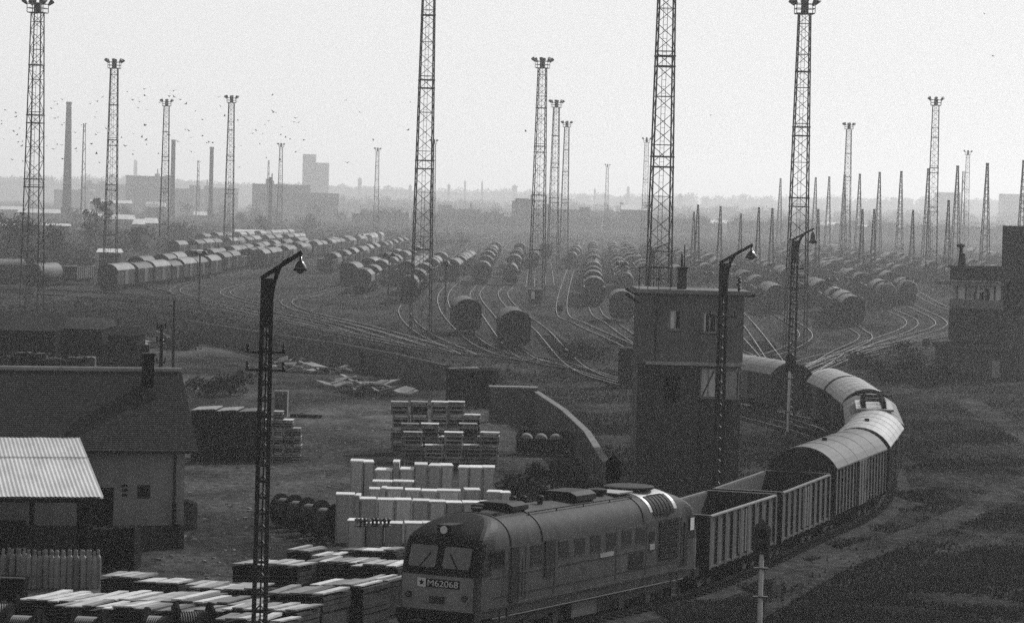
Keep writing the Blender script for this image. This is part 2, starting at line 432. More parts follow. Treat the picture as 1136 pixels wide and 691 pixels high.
def boxcar(name, label, L=12.5, hw=1.42, ze=3.35, zt=4.15, roofm=M_roof, side=M_wag, doors=1, lod=0, ribs=True):
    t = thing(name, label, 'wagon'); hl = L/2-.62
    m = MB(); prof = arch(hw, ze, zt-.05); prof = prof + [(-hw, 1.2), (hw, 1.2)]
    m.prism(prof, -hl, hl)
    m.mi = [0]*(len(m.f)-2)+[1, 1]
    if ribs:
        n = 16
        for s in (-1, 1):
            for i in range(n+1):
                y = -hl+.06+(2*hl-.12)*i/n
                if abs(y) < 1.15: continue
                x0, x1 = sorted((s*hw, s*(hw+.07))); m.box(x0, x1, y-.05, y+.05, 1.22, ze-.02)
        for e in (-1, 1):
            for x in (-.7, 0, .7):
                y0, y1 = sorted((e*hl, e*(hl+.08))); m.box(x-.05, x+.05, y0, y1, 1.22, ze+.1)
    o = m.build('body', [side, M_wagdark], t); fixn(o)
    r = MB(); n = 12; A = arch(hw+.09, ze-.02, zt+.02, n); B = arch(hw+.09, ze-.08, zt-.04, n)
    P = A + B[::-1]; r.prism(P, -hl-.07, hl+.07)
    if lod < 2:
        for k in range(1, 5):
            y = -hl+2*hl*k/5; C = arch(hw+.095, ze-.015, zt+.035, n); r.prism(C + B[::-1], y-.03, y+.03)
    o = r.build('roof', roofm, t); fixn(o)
    if doors:
        for s in (-1, 1):
            d = MB(); x0, x1 = sorted((s*(hw+.01), s*(hw+.1))); d.box(x0, x1, -1.1, 1.1, 1.18, ze-.08)
            for y in (-1.0, -.35, .35, 1.0):
                q0, q1 = sorted((s*(hw+.1), s*(hw+.13))); d.box(q0, q1, y-.05, y+.05, 1.2, ze-.1)
            do = d.build('door', M_wagpale, t)
            if lod == 0:
                h = MB(); q0, q1 = sorted((s*(hw+.13), s*(hw+.17))); h.box(q0, q1, .78, .82, 1.8, 2.3); h.build('handle', M_steel, do)
    underframe(t, L-1.0)
    if lod < 2:
        for y in (-L*.36, -L*.25, L*.25, L*.36): wheelset(t, y)
    if lod == 0: 
        buffers(t, L-1.1)
        for e in (-1,):
            v = MB(); y0 = e*(hl+.1)
            for k in range(7): v.bar((.95, y0, 1.3+k*.32), (1.3, y0, 1.3+k*.32), .03)
            v.bar((.95, y0, 1.2), (.95, y0, 3.3), .04); v.bar((1.3, y0, 1.2), (1.3, y0, 3.3), .04); v.build('ladder', M_steel, t)
    return t
def openwagon(name, label, L=11.2, h=3.05, lod=0):
    t = thing(name, label, 'wagon'); hl = L/2-.5; hw = 1.42
    m = MB(); m.box(-hw, hw, -hl, hl, 1.2, 1.35); 
    m.box(-hw, -hw+.07, -hl, hl, 1.35, h); m.box(hw-.07, hw, -hl, hl, 1.35, h)
    m.build('body', M_wag, t)
    for e in (-1, 1):
        w_ = MB(); a, b = sorted((e*hl, e*(hl-.08))); w_.box(-hw+.07, hw-.07, a, b, 1.36, h)
        for x in (-1.0, -.35, .35, 1.0):
            a, b = sorted((e*(hl+.002), e*(hl+.1))); w_.box(x-.06, x+.06, a, b, 1.22, h)
        w_.build('end_wall', M_wagdark, t)
        r = MB(); a, b = sorted((e*(hl-.1), e*(hl+.12))); r.box(-hw-.02, hw+.02, a, b, h+.002, h+.09); r.build('end_rail', M_steel, t)
    for s in (-1, 1):
        p = MB(); n = 9
        for i in range(n+1):
            y = -hl+.09+(2*hl-.18)*i/n; x0, x1 = sorted((s*(hw+.002), s*(hw+.075))); p.box(x0, x1, y-.15, y+.15, 1.1, h)
        x0, x1 = sorted((s*(hw+.002), s*(hw+.06))); p.box(x0, x1, -hl+.02, hl-.02, 1.14, 1.22); p.build('side_posts', M_wagdark, t)
        for dy in (0,):
            d = MB(); x0, x1 = sorted((s*(hw+.003), s*(hw+.06)))
            for k in range(-1, 1):
                d.box(x0, x1, k*.95+.12, k*.95+.88, 1.3, h-.1)
            d.build('door', M_wagpale, t)
        r = MB(); x0, x1 = sorted((s*(hw-.05), s*(hw+.09))); r.box(x0, x1, -hl+.13, hl-.13, h+.003, h+.06); r.build('top_rail', M_roof, t)
    underframe(t, L-1.0)
    for y in (-L*.36, -L*.24, L*.24, L*.36): wheelset(t, y)
    if lod == 0:
        buffers(t, L-1.1)
    return t
def tankcar(name, label, L=12, r=1.35, pale=False):
    t = thing(name, label, 'wagon'); hl = L/2-.8
    m = MB(); Mx = Matrix.Translation((0, 0, 1.35+r)) @ Matrix.Rotation(R(-90), 4, 'X')
    m.lathe([(.05, -hl-.35), (r*.6, -hl-.28), (r*.9, -hl-.12), (r, -hl+.05), (r, hl-.05), (r*.9, hl+.12), (r*.6, hl+.28), (.05, hl+.35)], 24, Mx)
    m.build('tank', M_wag if not pale else M_roofp, t, smooth=True)
    d = MB(); d.cyl((0, 0, 1.3+2*r), (0, 0, 1.75+2*r), .35, .35, 14); d.build('dome', M_wag, t)
    for s in (-1, 1):
        b = MB(); a = s*hl*.75; b.box(-1.1, 1.1, a-.1, a+.1, 1.2, 1.9); b.build('saddle', M_under, t)
    underframe(t, L-1.0)
    for y in (-L*.36, -L*.24, L*.24, L*.36): wheelset(t, y)
    return t
def hopper(name, label, L=10):
    t = thing(name, label, 'wagon'); hl = L/2-.4
    m = MB()
    P = [(1.4, 3.2), (1.4, 2.2), (.8, 1.3), (-.8, 1.3), (-1.4, 2.2), (-1.4, 3.2), (-.7, 3.9), (.7, 3.9)]
    m.prism(P, -hl, hl); fixn(m.build('body', M_wag, t))
    h = MB(); h.box(-.4, .4, -hl+.4, hl-.4, 3.905, 4.05); h.build('hatch', M_roof, t)
    underframe(t, L-.8)
    for y in (-L*.34, -L*.22, L*.22, L*.34): wheelset(t, y)
    return t

# --- the near train
def put(path, S, d0, L):
    a = on(path, S, d0+.3); b = on(path, S, d0+L-.3); c = (a+b)/2; v = b-a
    return (c.x, c.y, 0.0), -math.atan2(v.x, v.y)
TS = arc(TRAIN)
dfront = min(range(len(TRAIN)), key=lambda i: abs(TRAIN[i].y-101.2)); d = TS[dfront]
loc, rz = put(TRAIN, TS, d, 17.4)

def locomotive(loc, rz):
    t = thing('diesel_locomotive', 'diesel locomotive with two windscreens and a number plate heading the train', 'locomotive', loc, rz)
    YF, YB = -8.35, 8.35
    sec = [(1.46, 1.30), (1.47, 1.9), (1.47, 2.42), (1.47, 2.9), (1.46, 3.3), (1.40, 3.62), (1.24, 3.90), (.95, 4.12), (.55, 4.25), (.0, 4.30)]
    ztop = 4.30
    lo_s = sec[:5]; up = sec[4:]; fine = []
    for i in range(len(up)-1):
        a, b, c, d = up[max(i-1, 0)], up[i], up[i+1], up[min(i+2, len(up)-1)]
        for k in range(3):
            tt = k/3; f_ = lambda j: .5*((2*b[j])+(c[j]-a[j])*tt+(2*a[j]-5*b[j]+4*c[j]-d[j])*tt*tt+(3*b[j]-a[j]-3*c[j]+d[j])*tt**3)
            fine.append((f_(0), f_(1)))
    sec = lo_s[:-1]+fine+[up[-1]]
    def rake(z):
        return 0 if z < 2.45 else ((z-2.45)*.30 if z < 3.55 else .33+(z-3.55)*1.1+((z-3.55)**2)*1.6)
    rows = []
    for k, (y, sx, rk) in enumerate(((YF, .90, 1), (YF+.10, .965, 1), (YF+.30, 1, .97), (YF+.9, 1, .85), (YF+2.2, 1, 0), (-2.5, 1, 0), (2.5, 1, 0), (YB-2.2, 1, 0), (YB-.9, 1, -.85), (YB-.3, 1, -.97), (YB-.1, .965, -1), (YB, .90, -1))):
        rr = []
        for x, z in sec:
            r = rake(z); 
            rr.append(Vector((x*sx, y + rk*r, z)))
        rows.append(rr)
    m = MB(); n = len(sec)
    for rr in rows:
        m.v += [tuple(p) for p in rr] + [(-p.x, p.y, p.z) for p in rr[-2::-1]]
    W = 2*n-1
    for k in range(len(rows)-1):
        for i in range(W-1):
            a = k*W+i; m.f.append([a, a+1, a+W+1, a+W]); zz = sec[min(i, W-2-i)][1]
            front = k in (0, 1, 2, 8, 9, 10)
            m.mi.append(2 if (front and 2.4 <= zz) else (1 if zz >= 3.3 else 0))
    for k in (0, len(rows)-1):
        for i in range(n-1):
            a = k*W+i; b = k*W+(W-1-i); m.f.append([a, a+1, b-1, b] if i < n-2 else [a, a+1, b]); zz = sec[i][1]
            m.mi.append(2 if 2.4 <= zz else 3)
    bo = fixn(m.build('body', [M_loco, M_locoroof, M_locodk, mat('loco_nose_panel', .19, .55, 0, .3, 2)], t, smooth=False))
    for p_ in bo.data.polygons: p_.use_smooth = p_.material_index == 1 and abs(p_.normal.y) < .3
    # windscreens
    def scr(z, x, out=.0): return Vector((x, YF + rake(z) - out, z))
    for s in (-1, 1):
        fr = MB(); xi, xo = .10, 1.14
        def rect(o_, z0, z1, xa, xb, th): return [scr(z0, s*xa, o_), scr(z0, s*xb, o_), scr(z1, s*xb, o_), scr(z1, s*xa, o_)]
        q = rect(.03, 2.60, 3.42, xi-.04, xo+.06, 0); q2 = [p + Vector((0, .1, 0)) for p in q]
        fr.add(q+q2, [(0,1,2,3), (4,7,6,5), (0,4,5,1), (1,5,6,2), (2,6,7,3), (3,7,4,0)])
        f = fr.build('windscreen', M_black, t); fixn(f)
        gl = MB(); q = rect(.045, 2.67, 3.36, xi+.03, xo, 0)
        # rounded corners
        c = []; 
        for (cx_, cz_, a0) in ((xo-.10, 3.26, 0), (xi+.13, 3.26, 90), (xi+.13, 2.77, 180), (xo-.10, 2.77, 270)):
            for k in range(4):
                a = R(a0+k*30); c.append(scr(cz_+.10*math.sin(a), s*(cx_+.10*math.cos(a)), .045))
        gl.add(c, [tuple(range(len(c)))]); gl.build('pane', M_glassp, f)
        wp = MB(); wp.bar(scr(2.62, s*.75, .07), scr(3.15, s*.35, .07), .025); wp.build('wiper', M_black, f)
    hb = MB(); hb.box(-.26, .26, YF+.35, YF+1.2, 3.72, 4.04); h = hb.build('headlight_housing', M_locodk, t)
    hl = MB(); hl.cyl((0, YF+.34, 3.88), (0, YF+.30, 3.88), .13, .13, 16); hl.build('lens', M_white, h)
    pl = MB(); pl.box(-.42, .82, YF-.03, YF, 2.03, 2.30); p = pl.build('number_plate', M_black, t)
    st = MB(); st.box(-.74, -.425, YF-.034, YF, 2.03, 2.31); sp = st.build('star_plate', M_white, t)
    sv = []
    for k in range(10):
        a = math.pi/2+k*math.pi/5; r_ = .12 if k % 2 == 0 else .05; sv.append((-.58+r_*math.cos(a), YF-.040, 2.17+r_*math.sin(a)))
    s2 = MB(); s2.add(sv, [tuple(range(10))]); s2.build('star', M_black, sp)
    cu = bpy.data.curves.new('lettering', 'FONT'); cu.body = 'M62068'; cu.size = .29; cu.extrude = .004; cu.offset = .0; cu.align_x = 'LEFT'; cu.space_character = 1.0
    to = bpy.data.objects.new('lettering_source', cu); COL.objects.link(to)
    bpy.context.view_layer.update()
    me = bpy.data.meshes.new_from_object(to.evaluated_get(bpy.context.evaluated_depsgraph_get())); bpy.data.objects.remove(to)
    wmax = max(v.co.x for v in me.vertices)
    for v in me.vertices: v.co.x *= 1.16/wmax
    me.materials.clear(); me.materials.append(M_white)
    lo = bpy.data.objects.new('lettering', me); COL.objects.link(lo); lo.parent = p; lo.location = (-.38, YF-.036, 2.07); lo.rotation_euler = (R(90), 0, 0)
    v_ = MB()
    for k in range(5): v_.box(-.28, .28, YF-.05, YF, 1.52+k*.05, 1.545+k*.05)
    v_.build('vent_grille', M_black, t)
    wr = MB(); wr.bar((1.05, YF-.06, 1.5), (1.22, YF-.06, 1.78), .04); wr.bar((1.12, YF-.06, 1.7), (1.24, YF-.06, 1.7), .04); wr.build('coupling_hose', M_silver, t)
    for s in (-1, 1):
        lm = MB(); lm.cyl((s*1.05, YF, 1.75), (s*1.05, YF-.09, 1.75), .10, .10, 14); lo_ = lm.build('marker_lamp', M_locodk, t)
        l2 = MB(); l2.cyl((s*1.05, YF-.09, 1.75), (s*1.05, YF-.1, 1.75), .07, .07, 12); l2.build('lens', M_glassp, lo_)
    bb = MB(); bb.box(-1.46, 1.46, YF-.12, YF+.3, .95, 1.298); bb.build('buffer_beam', M_locodk, t)
    b2 = MB(); b2.box(-1.46, 1.46, YB-.3, YB+.12, .95, 1.298); b2.build('buffer_beam', M_locodk, t)
    buffers(t, 16.9)
    pw = MB(); pw.prism([(1.35, .9), (1.2, .3), (-1.2, .3), (-1.35, .9)], YF-.05, YF+.1); fixn(pw.build('plough', M_locodk, t))
    sk = MB(); sk.box(-1.40, 1.40, YF+.35, YB-.35, 1.05, 1.297); sk.build('sill', M_loco, t)
    bandm = MB()
    for s in (-1, 1):
        x0, x1 = sorted((s*1.475, s*1.487)); bandm.box(x0, x1, YF+.9, YB-.9, 1.36, 1.44); bandm.box(x0, x1, YF+.9, YB-.9, 2.36, 2.40)
    bandm.build('side_moulding', M_loco, t)
    def fy(tt): return YF+.4 + (YB-YF-.8)*(tt*1.0+.18*tt*(tt-1)*-1*0)
    for s in (-1, 1):
        def panel(nm, ta, tb, z0, z1, mt, th=.02, fr=None):
            y0, y1 = fy(ta), fy(tb); a = 1.472; x0, x1 = sorted((s*a, s*(a+th)))
            if fr:
                f = MB(); f.box(x0, x1, y0-.05, y1+.05, z0-.05, z1+.05); fo = f.build(nm, fr, t)
                g_ = MB(); x0, x1 = sorted((s*(a+th), s*(a+th+.006))); g_.box(x0, x1, y0, y1, z0, z1); g_.build('pane', mt, fo); return fo
            f = MB(); f.box(x0, x1, y0, y1, z0, z1); return f.build(nm, mt, t)
        panel('cab_side_window', .03, .085, 2.75, 3.2, M_glass, fr=M_locodk)
        dd = panel('cab_door', .115, .15, 1.45, 3.25, M_locodk, .03)
        panel('side_window', .205, .25, 2.55, 3.2, M_locodk, .008, fr=M_loco)
        panel('engine_room_door', .265, .30, 2.1, 3.28, M_locodk, .03)
        for tt in (.33, .405, .48, .555, .63, .70): panel('side_window', tt, tt+.042, 2.62, 3.16, M_locodk, .008, fr=M_loco)
        panel('vent', .765, .79, 2.62, 2.95, M_black, .02)
        panel('number_board', .52, .585, 2.36, 2.5, M_box, .025)
        panel('number_board', .765, .79, 2.3, 2.5, M_box, .025)
        panel('vent', .665, .735, 1.75, 2.3, M_black, .02)
        gr = panel('radiator_grille', .815, .915, 1.85, 3.30, M_black, .02)
        lv = MB()
        for k in range(14):
            z = 1.9+k*.1; x0, x1 = sorted((s*1.492, s*1.512)); lv.box(x0, x1, fy(.818), fy(.912), z, z+.035)
        lv.build('louvre', M_locodk, gr)
        panel('cab_door', .945, .962, 1.5, 3.1, M_locodk, .03)
        panel('cab_side_window', .975, .995, 2.75, 3.2, M_white, fr=M_locodk)
        hr = MB()
        for tt in (.105, .16): hr.bar((s*1.53, fy(tt), 1.5), (s*1.53, fy(tt), 2.9), .03)
        hr.build('handrail', M_silver if 0 else M_steel, t)
    # roof details
    prof = sec[4:]
    def hoop(nm, y0, y1, grow, mt, lo_=3.3):
        P = [(x+.0+(grow if x > .1 else 0), z+(grow if z > 3.4 else 0)) for x, z in sec if z >= lo_]
        full = P + [(-x, z) for x, z in P[-2::-1]]
        inner = [(x*.97, z-.05) for x, z in full][::-1]
        mm = MB(); mm.prism(full+inner, y0, y1); return fixn(mm.build(nm, mt, t))
    for y in (-6.1, -3.9, 3.75): hoop('roof_strap', y-.04, y+.04, .02, M_locodk)
    hoop('silver_roof_section', 4.35, 6.55, .012, M_silver, 3.55)
    for s in (-1, 1):
        P = [(x+.03, z+.035) for x, z in sec if 3.50 <= z <= 4.12]; Q = [(x-.04, z-.04) for x, z in P][::-1]
        mm = MB(); mm.prism([(s*x, z) for x, z in P+Q], 4.6, 6.25); hp = fixn(mm.build('roof_radiator', M_black, t))
        h2 = MB()
        for k in range(5):
            y = 4.85+k*.28
            for (xa, za), (xb, zb) in zip(P, P[1:]): h2.bar((s*(xa+.01), y, za+.01), (s*(xb+.01), y, zb+.01), .02)
        for q_ in (0, -1): h2.bar((s*(P[q_][0]+.01), 4.85, P[q_][1]+.01), (s*(P[q_][0]+.01), 5.97, P[q_][1]+.01), .03)
        h2.build('slats', M_locodk, hp)
        hr = MB(); hr.bar((s*.95, -4.0, 4.22), (s*.95, 3.7, 4.22), .035)
        for y in (-4, -2, 0, 2, 3.7): hr.bar((s*.95, y, 4.10), (s*.95, y, 4.22), .03)
        hr.build('roof_handrail', M_locodk, t)
    for nm, x, y, r_, h_ in (('roof_vent', -.45, -5.0, .22, .16), ('roof_vent', -.15, -5.6, .2, .12), ('exhaust_stack', -.1, -3.2, .12, .3), ('exhaust_stack', .1, -2.8, .12, .3), ('roof_vent', .2, -1.8, .14, .25), ('roof_vent', .15, 2.6, .35, .2)):
        mm = MB(); mm.lathe([(r_*.7, 4.2), (r_*.7, 4.3+h_*.4), (r_, 4.3+h_*.5), (r_, 4.3+h_), (r_*.6, 4.3+h_*1.15)], 14, Matrix.Translation((x, y, 0))); mm.build(nm, M_locodk, t)
    for y, ln, hh in ((-4.2, .55, .24), (.6, .75, .3)):
        mm = MB(); mm.prism([(.75, 4.30), (.55, 4.22), (-.55, 4.22), (-.75, 4.30), (-.75, 4.30+hh*.6), (-.5, 4.30+hh), (.5, 4.30+hh), (.75, 4.30+hh*.6)], y-ln, y+ln); fixn(mm.build('roof_hatch', M_locodk, t))
    mm = MB(); mm.lathe([(.9, 4.30), (1.0, 4.34), (1.0, 4.42), (.85, 4.45)], 24, Matrix.Translation((0, 5.4, 0)) @ Matrix.Scale(.9, 4, (1, 0, 0))); mm.build('fan_cowl', M_locodk, t)
    mm = MB(); mm.box(-.75, .75, 3.0, 4.25, 4.31, 4.36); mm.build('roof_plate', M_silver, t)
    for s in (-1, 1):
        pp = MB(); pp.cyl((s*1.38, -7.2, 1.0), (s*1.38, 7.2, 1.0), .045, .045, 8); pp.build('air_pipe', M_steel, t)
        sm = MB()
        for tt in (.18, .31, .60, .75, .93): x0, x1 = sorted((s*1.473, s*1.480)); sm.box(x0, x1, fy(tt)-.012, fy(tt)+.012, 1.45, 3.28)
        x0, x1 = sorted((s*1.473, s*1.4805)); sm.box(x0, x1, YF+1.0, YB-1.0, 1.70, 1.72); sm.build('panel_seams', M_locodk, t)
    # bogies
    for yb in (-4.6, 4.6):
        for s in (-1, 1):
            fr = MB(); x0, x1 = sorted((s*.98, s*1.16)); fr.box(x0, x1, yb-2.7, yb+2.7, .62, .92)
            for k in (-1.35, 1.35): fr.box(x0, x1, yb+k-.25, yb+k+.25, .92, 1.04)
            for k in (-2.1, 0, 2.1):
                q0, q1 = sorted((s*1.165, s*1.28)); fr.box(q0, q1, yb+k-.2, yb+k+.2, .38, .74)
                for e in (-.45, .45): fr.cyl((s*1.2, yb+k+e, .42), (s*1.2, yb+k+e, .66), .11, .11, 10)
            fr.build('bogie_frame', M_wheel, t)
        for k in (-2.1, 0, 2.1): wheelset(t, yb+k, .525)
    tk = MB(); tk.prism([(1.3, 1.04), (1.3, .45), (1.1, .3), (-1.1, .3), (-1.3, .45), (-1.3, 1.04)], -1.7, 1.5); fixn(tk.build('fuel_tank', M_locodk, t))
    for s in (-1, 1):
        b_ = MB(); x0, x1 = sorted((s*1.302, s*1.36)); b_.box(x0, x1, -1.5, .4, .45, 1.0); b_.build('battery_box', M_wag, t)
        stp = MB()
        for y in (YF+1.9, YB-1.9):
            for k in range(3): x0, x1 = sorted((s*1.2, s*1.45)); stp.box(x0, x1, y-.25, y+.25, .45+k*.25, .48+k*.25)
            stp.bar((s*1.42, y-.25, .45), (s*1.42, y-.25, 1.3), .03); stp.bar((s*1.42, y+.25, .45), (s*1.42, y+.25, 1.3), .03)
        stp.build('step', M_steel, t)
    return t
locomotive(loc, rz); d += 17.6
ow = openwagon('open_wagon', 'open ribbed wagon coupled directly behind the diesel locomotive', 11.0); ow_p = proto(ow)
loc, rz = put(TRAIN, TS, d, 11.0); place(ow_p, loc, rz, 'open ribbed wagon coupled directly behind the diesel locomotive', 'wagons of the curving train'); d += 11.05
loc, rz = put(TRAIN, TS, d, 11.0); place(ow_p, loc, rz, 'second open wagon, between the first open wagon and the dark-ended covered wagon', 'wagons of the curving train'); d += 11.05
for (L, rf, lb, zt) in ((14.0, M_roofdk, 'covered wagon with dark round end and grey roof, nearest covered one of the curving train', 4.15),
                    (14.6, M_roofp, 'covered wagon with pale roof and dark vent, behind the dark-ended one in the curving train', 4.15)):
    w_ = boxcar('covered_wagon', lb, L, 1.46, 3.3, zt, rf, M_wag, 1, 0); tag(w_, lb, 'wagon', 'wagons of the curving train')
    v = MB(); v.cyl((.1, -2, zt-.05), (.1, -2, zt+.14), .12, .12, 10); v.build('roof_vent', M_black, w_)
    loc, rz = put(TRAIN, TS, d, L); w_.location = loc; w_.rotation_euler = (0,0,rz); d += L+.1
# mid-train electric locomotive
L = 19.0; loc, rz = put(TRAIN, TS, d, L)
t = boxcar('electric_locomotive', 'grey-roofed locomotive with pantograph gear on a silver panel in mid-train', L, 1.46, 3.35, 3.95, M_roofdk, M_wag, 0, 0, ribs=False)
tag(t, 'grey-roofed locomotive with pantograph gear on a silver panel in mid-train', 'locomotive')
t.location = loc; t.rotation_euler = (0,0,rz)
m = MB(); m.box(-.95, 1.05, -6.3, 1.6, 3.87, 3.985); m.build('silver_panel', M_silver, t)
for i in range(4):
    for s in (-1, 1):
        q = MB(); M_ = Matrix.Translation((s*.55, -5.5+i*1.8, 0)); q.lathe([(.16,3.98),(.16,4.05),(.09,4.08),(.16,4.13),(.09,4.18),(.16,4.23),(.09,4.28),(.12,4.36)], 12, M_); q.build('insulator', M_locodk, t)
for y in (-4.6, -1.0):
    p = MB()
    for s in (-1, 1):
        p.bar((s*.5, y-1.1, 4.36), (s*.5, y+1.1, 4.36), .05); p.bar((s*.5, y-1.0, 4.38), (s*.35, y+.1, 4.55), .05); p.bar((s*.35, y+.1, 4.55), (s*.5, y+1.0, 4.42), .05)
    for k in (-1.1, 0, 1.1): p.bar((-.6, y+k, 4.38), (.6, y+k, 4.38), .06)
    for k in (-.15, .15): p.bar((-.95, y+k, 4.62), (.95, y+k, 4.62), .05)
    p.build('pantograph', M_black, t)
d += L+.1
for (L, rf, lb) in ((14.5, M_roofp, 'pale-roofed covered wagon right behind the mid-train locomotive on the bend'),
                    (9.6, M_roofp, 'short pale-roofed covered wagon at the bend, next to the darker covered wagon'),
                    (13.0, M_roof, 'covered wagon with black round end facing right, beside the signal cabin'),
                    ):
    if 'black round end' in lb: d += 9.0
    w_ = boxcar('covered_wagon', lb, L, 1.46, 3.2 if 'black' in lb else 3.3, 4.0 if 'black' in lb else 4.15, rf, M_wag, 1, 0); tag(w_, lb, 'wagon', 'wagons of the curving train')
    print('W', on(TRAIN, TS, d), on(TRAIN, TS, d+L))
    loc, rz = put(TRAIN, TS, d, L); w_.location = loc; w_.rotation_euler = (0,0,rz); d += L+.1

# --- parked yard wagons
PB = [proto(boxcar('covered_wagon', '', 12.5, 1.4, 3.3, 4.1, M_roofy, M_wag, 1, 1)),
      proto(boxcar('covered_wagon', '', 14.0, 1.42, 3.35, 4.2, M_roofyp, M_wagpale, 1, 1)),
      proto(boxcar('covered_wagon', '', 10.5, 1.4, 3.2, 3.9, M_roofy, M_wag, 1, 1))]
PO = proto(openwagon('open_wagon', '', 11.5, 2.9, 1)); PT = proto(tankcar('tank_wagon', '', 12.5)); PH = proto(hopper('hopper_wagon', '', 10.5))
LEN = {PB[0]: 12.7, PB[1]: 14.2, PB[2]: 10.7, PO: 11.7, PT: 12.7, PH: 10.7}
def nearest(path, p):
    i = min(range(len(path)), key=lambda k: (path[k]-Vector((p[0], p[1]))).length); return i
# track: (front pixel, kinds string cycle, max, description)
FILL = [
 ('T1', (118,325), 'BABCBAB', 7, 'the front left row, before the twin-headed yard lamp', None),
 ('T2', (150,313), 'BBABOBABBCABTBAB', 24, 'the row just behind the front left row', None),
 ('T3', (240,305), 'AB-ABCBBAOBAB', 30, 'the row starting at the twin-headed yard lamp', None),
 ('T4', (285,300), 'BBABAHABBTBAB', 26, 'the row left of the foreground lamp head', None),
 ('T5b', (360,305), 'OHOAOBOATBOB-OA', 22, 'the row right of the foreground lamp head', None),
 ('T5', (401,328), 'HOA-OB-OAOH-OB', 16, 'the hopper-led row left of the centre-left mast', None),
 ('T6', (453,338), 'TO-AOOB-OOAB', 14, 'the row starting behind the centre-left mast', None),
 ('T9', (519,374), 'A', 1, '', 'dark round-roofed covered wagon standing alone left of the nearer yard wagon'),
 ('T7', (572,391), 'A', 1, '', 'dark round-roofed covered wagon standing alone nearest in the yard'),
 ('T7', (534,317), 'BO---AOO-BOO-AOB', 14, 'the row left of the mid-yard tank wagon', None),
 ('T8', (565,318), 'T---O-BO---AOO', 10, 'the row led by the mid-yard tank wagon', None),
 ('T13', (633,300), 'TOO-BO--AO', 8, 'the row beyond the two straight bright rails', None),
 ('T11', (659,342), 'OAOOBO-AOOBOTAOOBOAO-AOBOO', 34, 'the straight central row led by an open wagon', None),
 ('T14', (694,331), 'TAOOBO-ATOBOO-AOOAOB-OAOOB', 30, 'the row left of the signal cabin mast', None),
 ('T15', (716,316), 'AOBOO-AOTOBO-OAOOBOAOO', 28, 'the row behind the signal cabin mast', None),
 ('T16', (752,322), 'BAOO-AOBOOT-AOBOOAO', 26, 'the row behind the cabin chimney', None),
 ('T17', (785,318), 'BOOAOT-BOAOOB-OAO', 24, 'the row showing above the signal cabin roof', None),
 ('T18', (862,350), 'BAOOBO-ATOOB-OAB', 22, 'the row right of the cabin lamp post', None),
 ('T19', (946,365), 'ABOHO-BAOOTO-ABOOAOB', 26, 'the row nearest the right fan of tracks', None),
 ('T20', (985,345), 'TBOO-AOBTO-OABOOAB', 24, 'the row led by the right-hand tank wagon', None),
 ('T21', (1008,340), 'TAOO-BOAOO-BOOAOB', 22, 'the tank-led row nearer the control tower', None),
 ('T22', (1000,318), 'BOA-OOBOA-OBOO', 18, 'the row behind the right-hand tank wagons', None),
 ('T23', (1066,325), 'AOBOA-OOBAO-OBO', 18, 'the row nearest behind the control tower', None),
 ('T24', (1110,320), 'BOATOB-OAOOBA', 16, 'the far row behind the control tower', None),
 ('T25', (1140,305), 'BOBTO-AOOBAB', 16, 'the furthest row behind the control tower', None),
 ('T29', (195,288), 'BOABAOBTABOB', 18, 'the hazy row behind both front left rows', None),
 ('T30', (230,276), 'AOBAOBBOAT', 14, 'the furthest hazy row on the left', None),
 ('T5c', (385,319), 'AOOBHOOBAOOB', 12, 'the row right behind the hopper wagon', None),
 ('T5d', (448,319), 'OBABBAB', 8, 'the row left of the big centre-left mast', None),
 ('T6b', (500,314), 'BA-ABBA', 8, 'the row right of the big centre-left mast', None),
 ('T8b', (590,300), 'AB-AAB', 7, 'the row just left of the tallest clustered mast', None),
 ('T10', (606,288), 'ABAB', 5, 'the row seen through the clustered masts', None),
 ('T14b', (700,306), 'AOOBOOA-OB', 10, 'the row between cabin mast and thin faint mast', None),
 ('T17b', (805,314), 'AOBOO-BOAOOB', 14, 'the second row above the cabin roof', None),
 ('T19b', (868,320), 'AOOAOOBOOA', 16, 'the row right of the dark right mast', None),
 ('T20b', (925,310), 'BOAOO-BOTOB', 16, 'the row under the nearest short pylons', None),
 ('T22b', (1030,315), 'AOOBOOA-OOB', 16, 'the row left of the tower canopy', None),
 ('T26', (1130,304), 'AOBOO-BOAOB', 14, 'the row under the tall pylons, far right', None),
 ('T27', (990,298), 'BOOABOO-BOO', 16, 'the row under the tall pylons, middle right', None),
 ('T28', (930,294), 'AOOBO-BOOAB', 16, 'the row under the tall pylons, near the right mast', None),
 ('T12', (690,360), 'A', 1, '', 'pale-roofed covered wagon half hidden by the signal cabin'),
]
PATHS['T12'] = smooth_path([at(700,366), at(690,360), at(683,345), at(672,325)])
kinds = {'A': PB[0], 'B': PB[1], 'C': PB[2], 'O': PO, 'T': PT, 'H': PH}
word = {'A': 'covered wagon', 'B': 'covered wagon', 'C': 'short covered wagon', 'O': 'open wagon', 'T': 'tank wagon', 'H': 'hopper wagon'}
cand = []
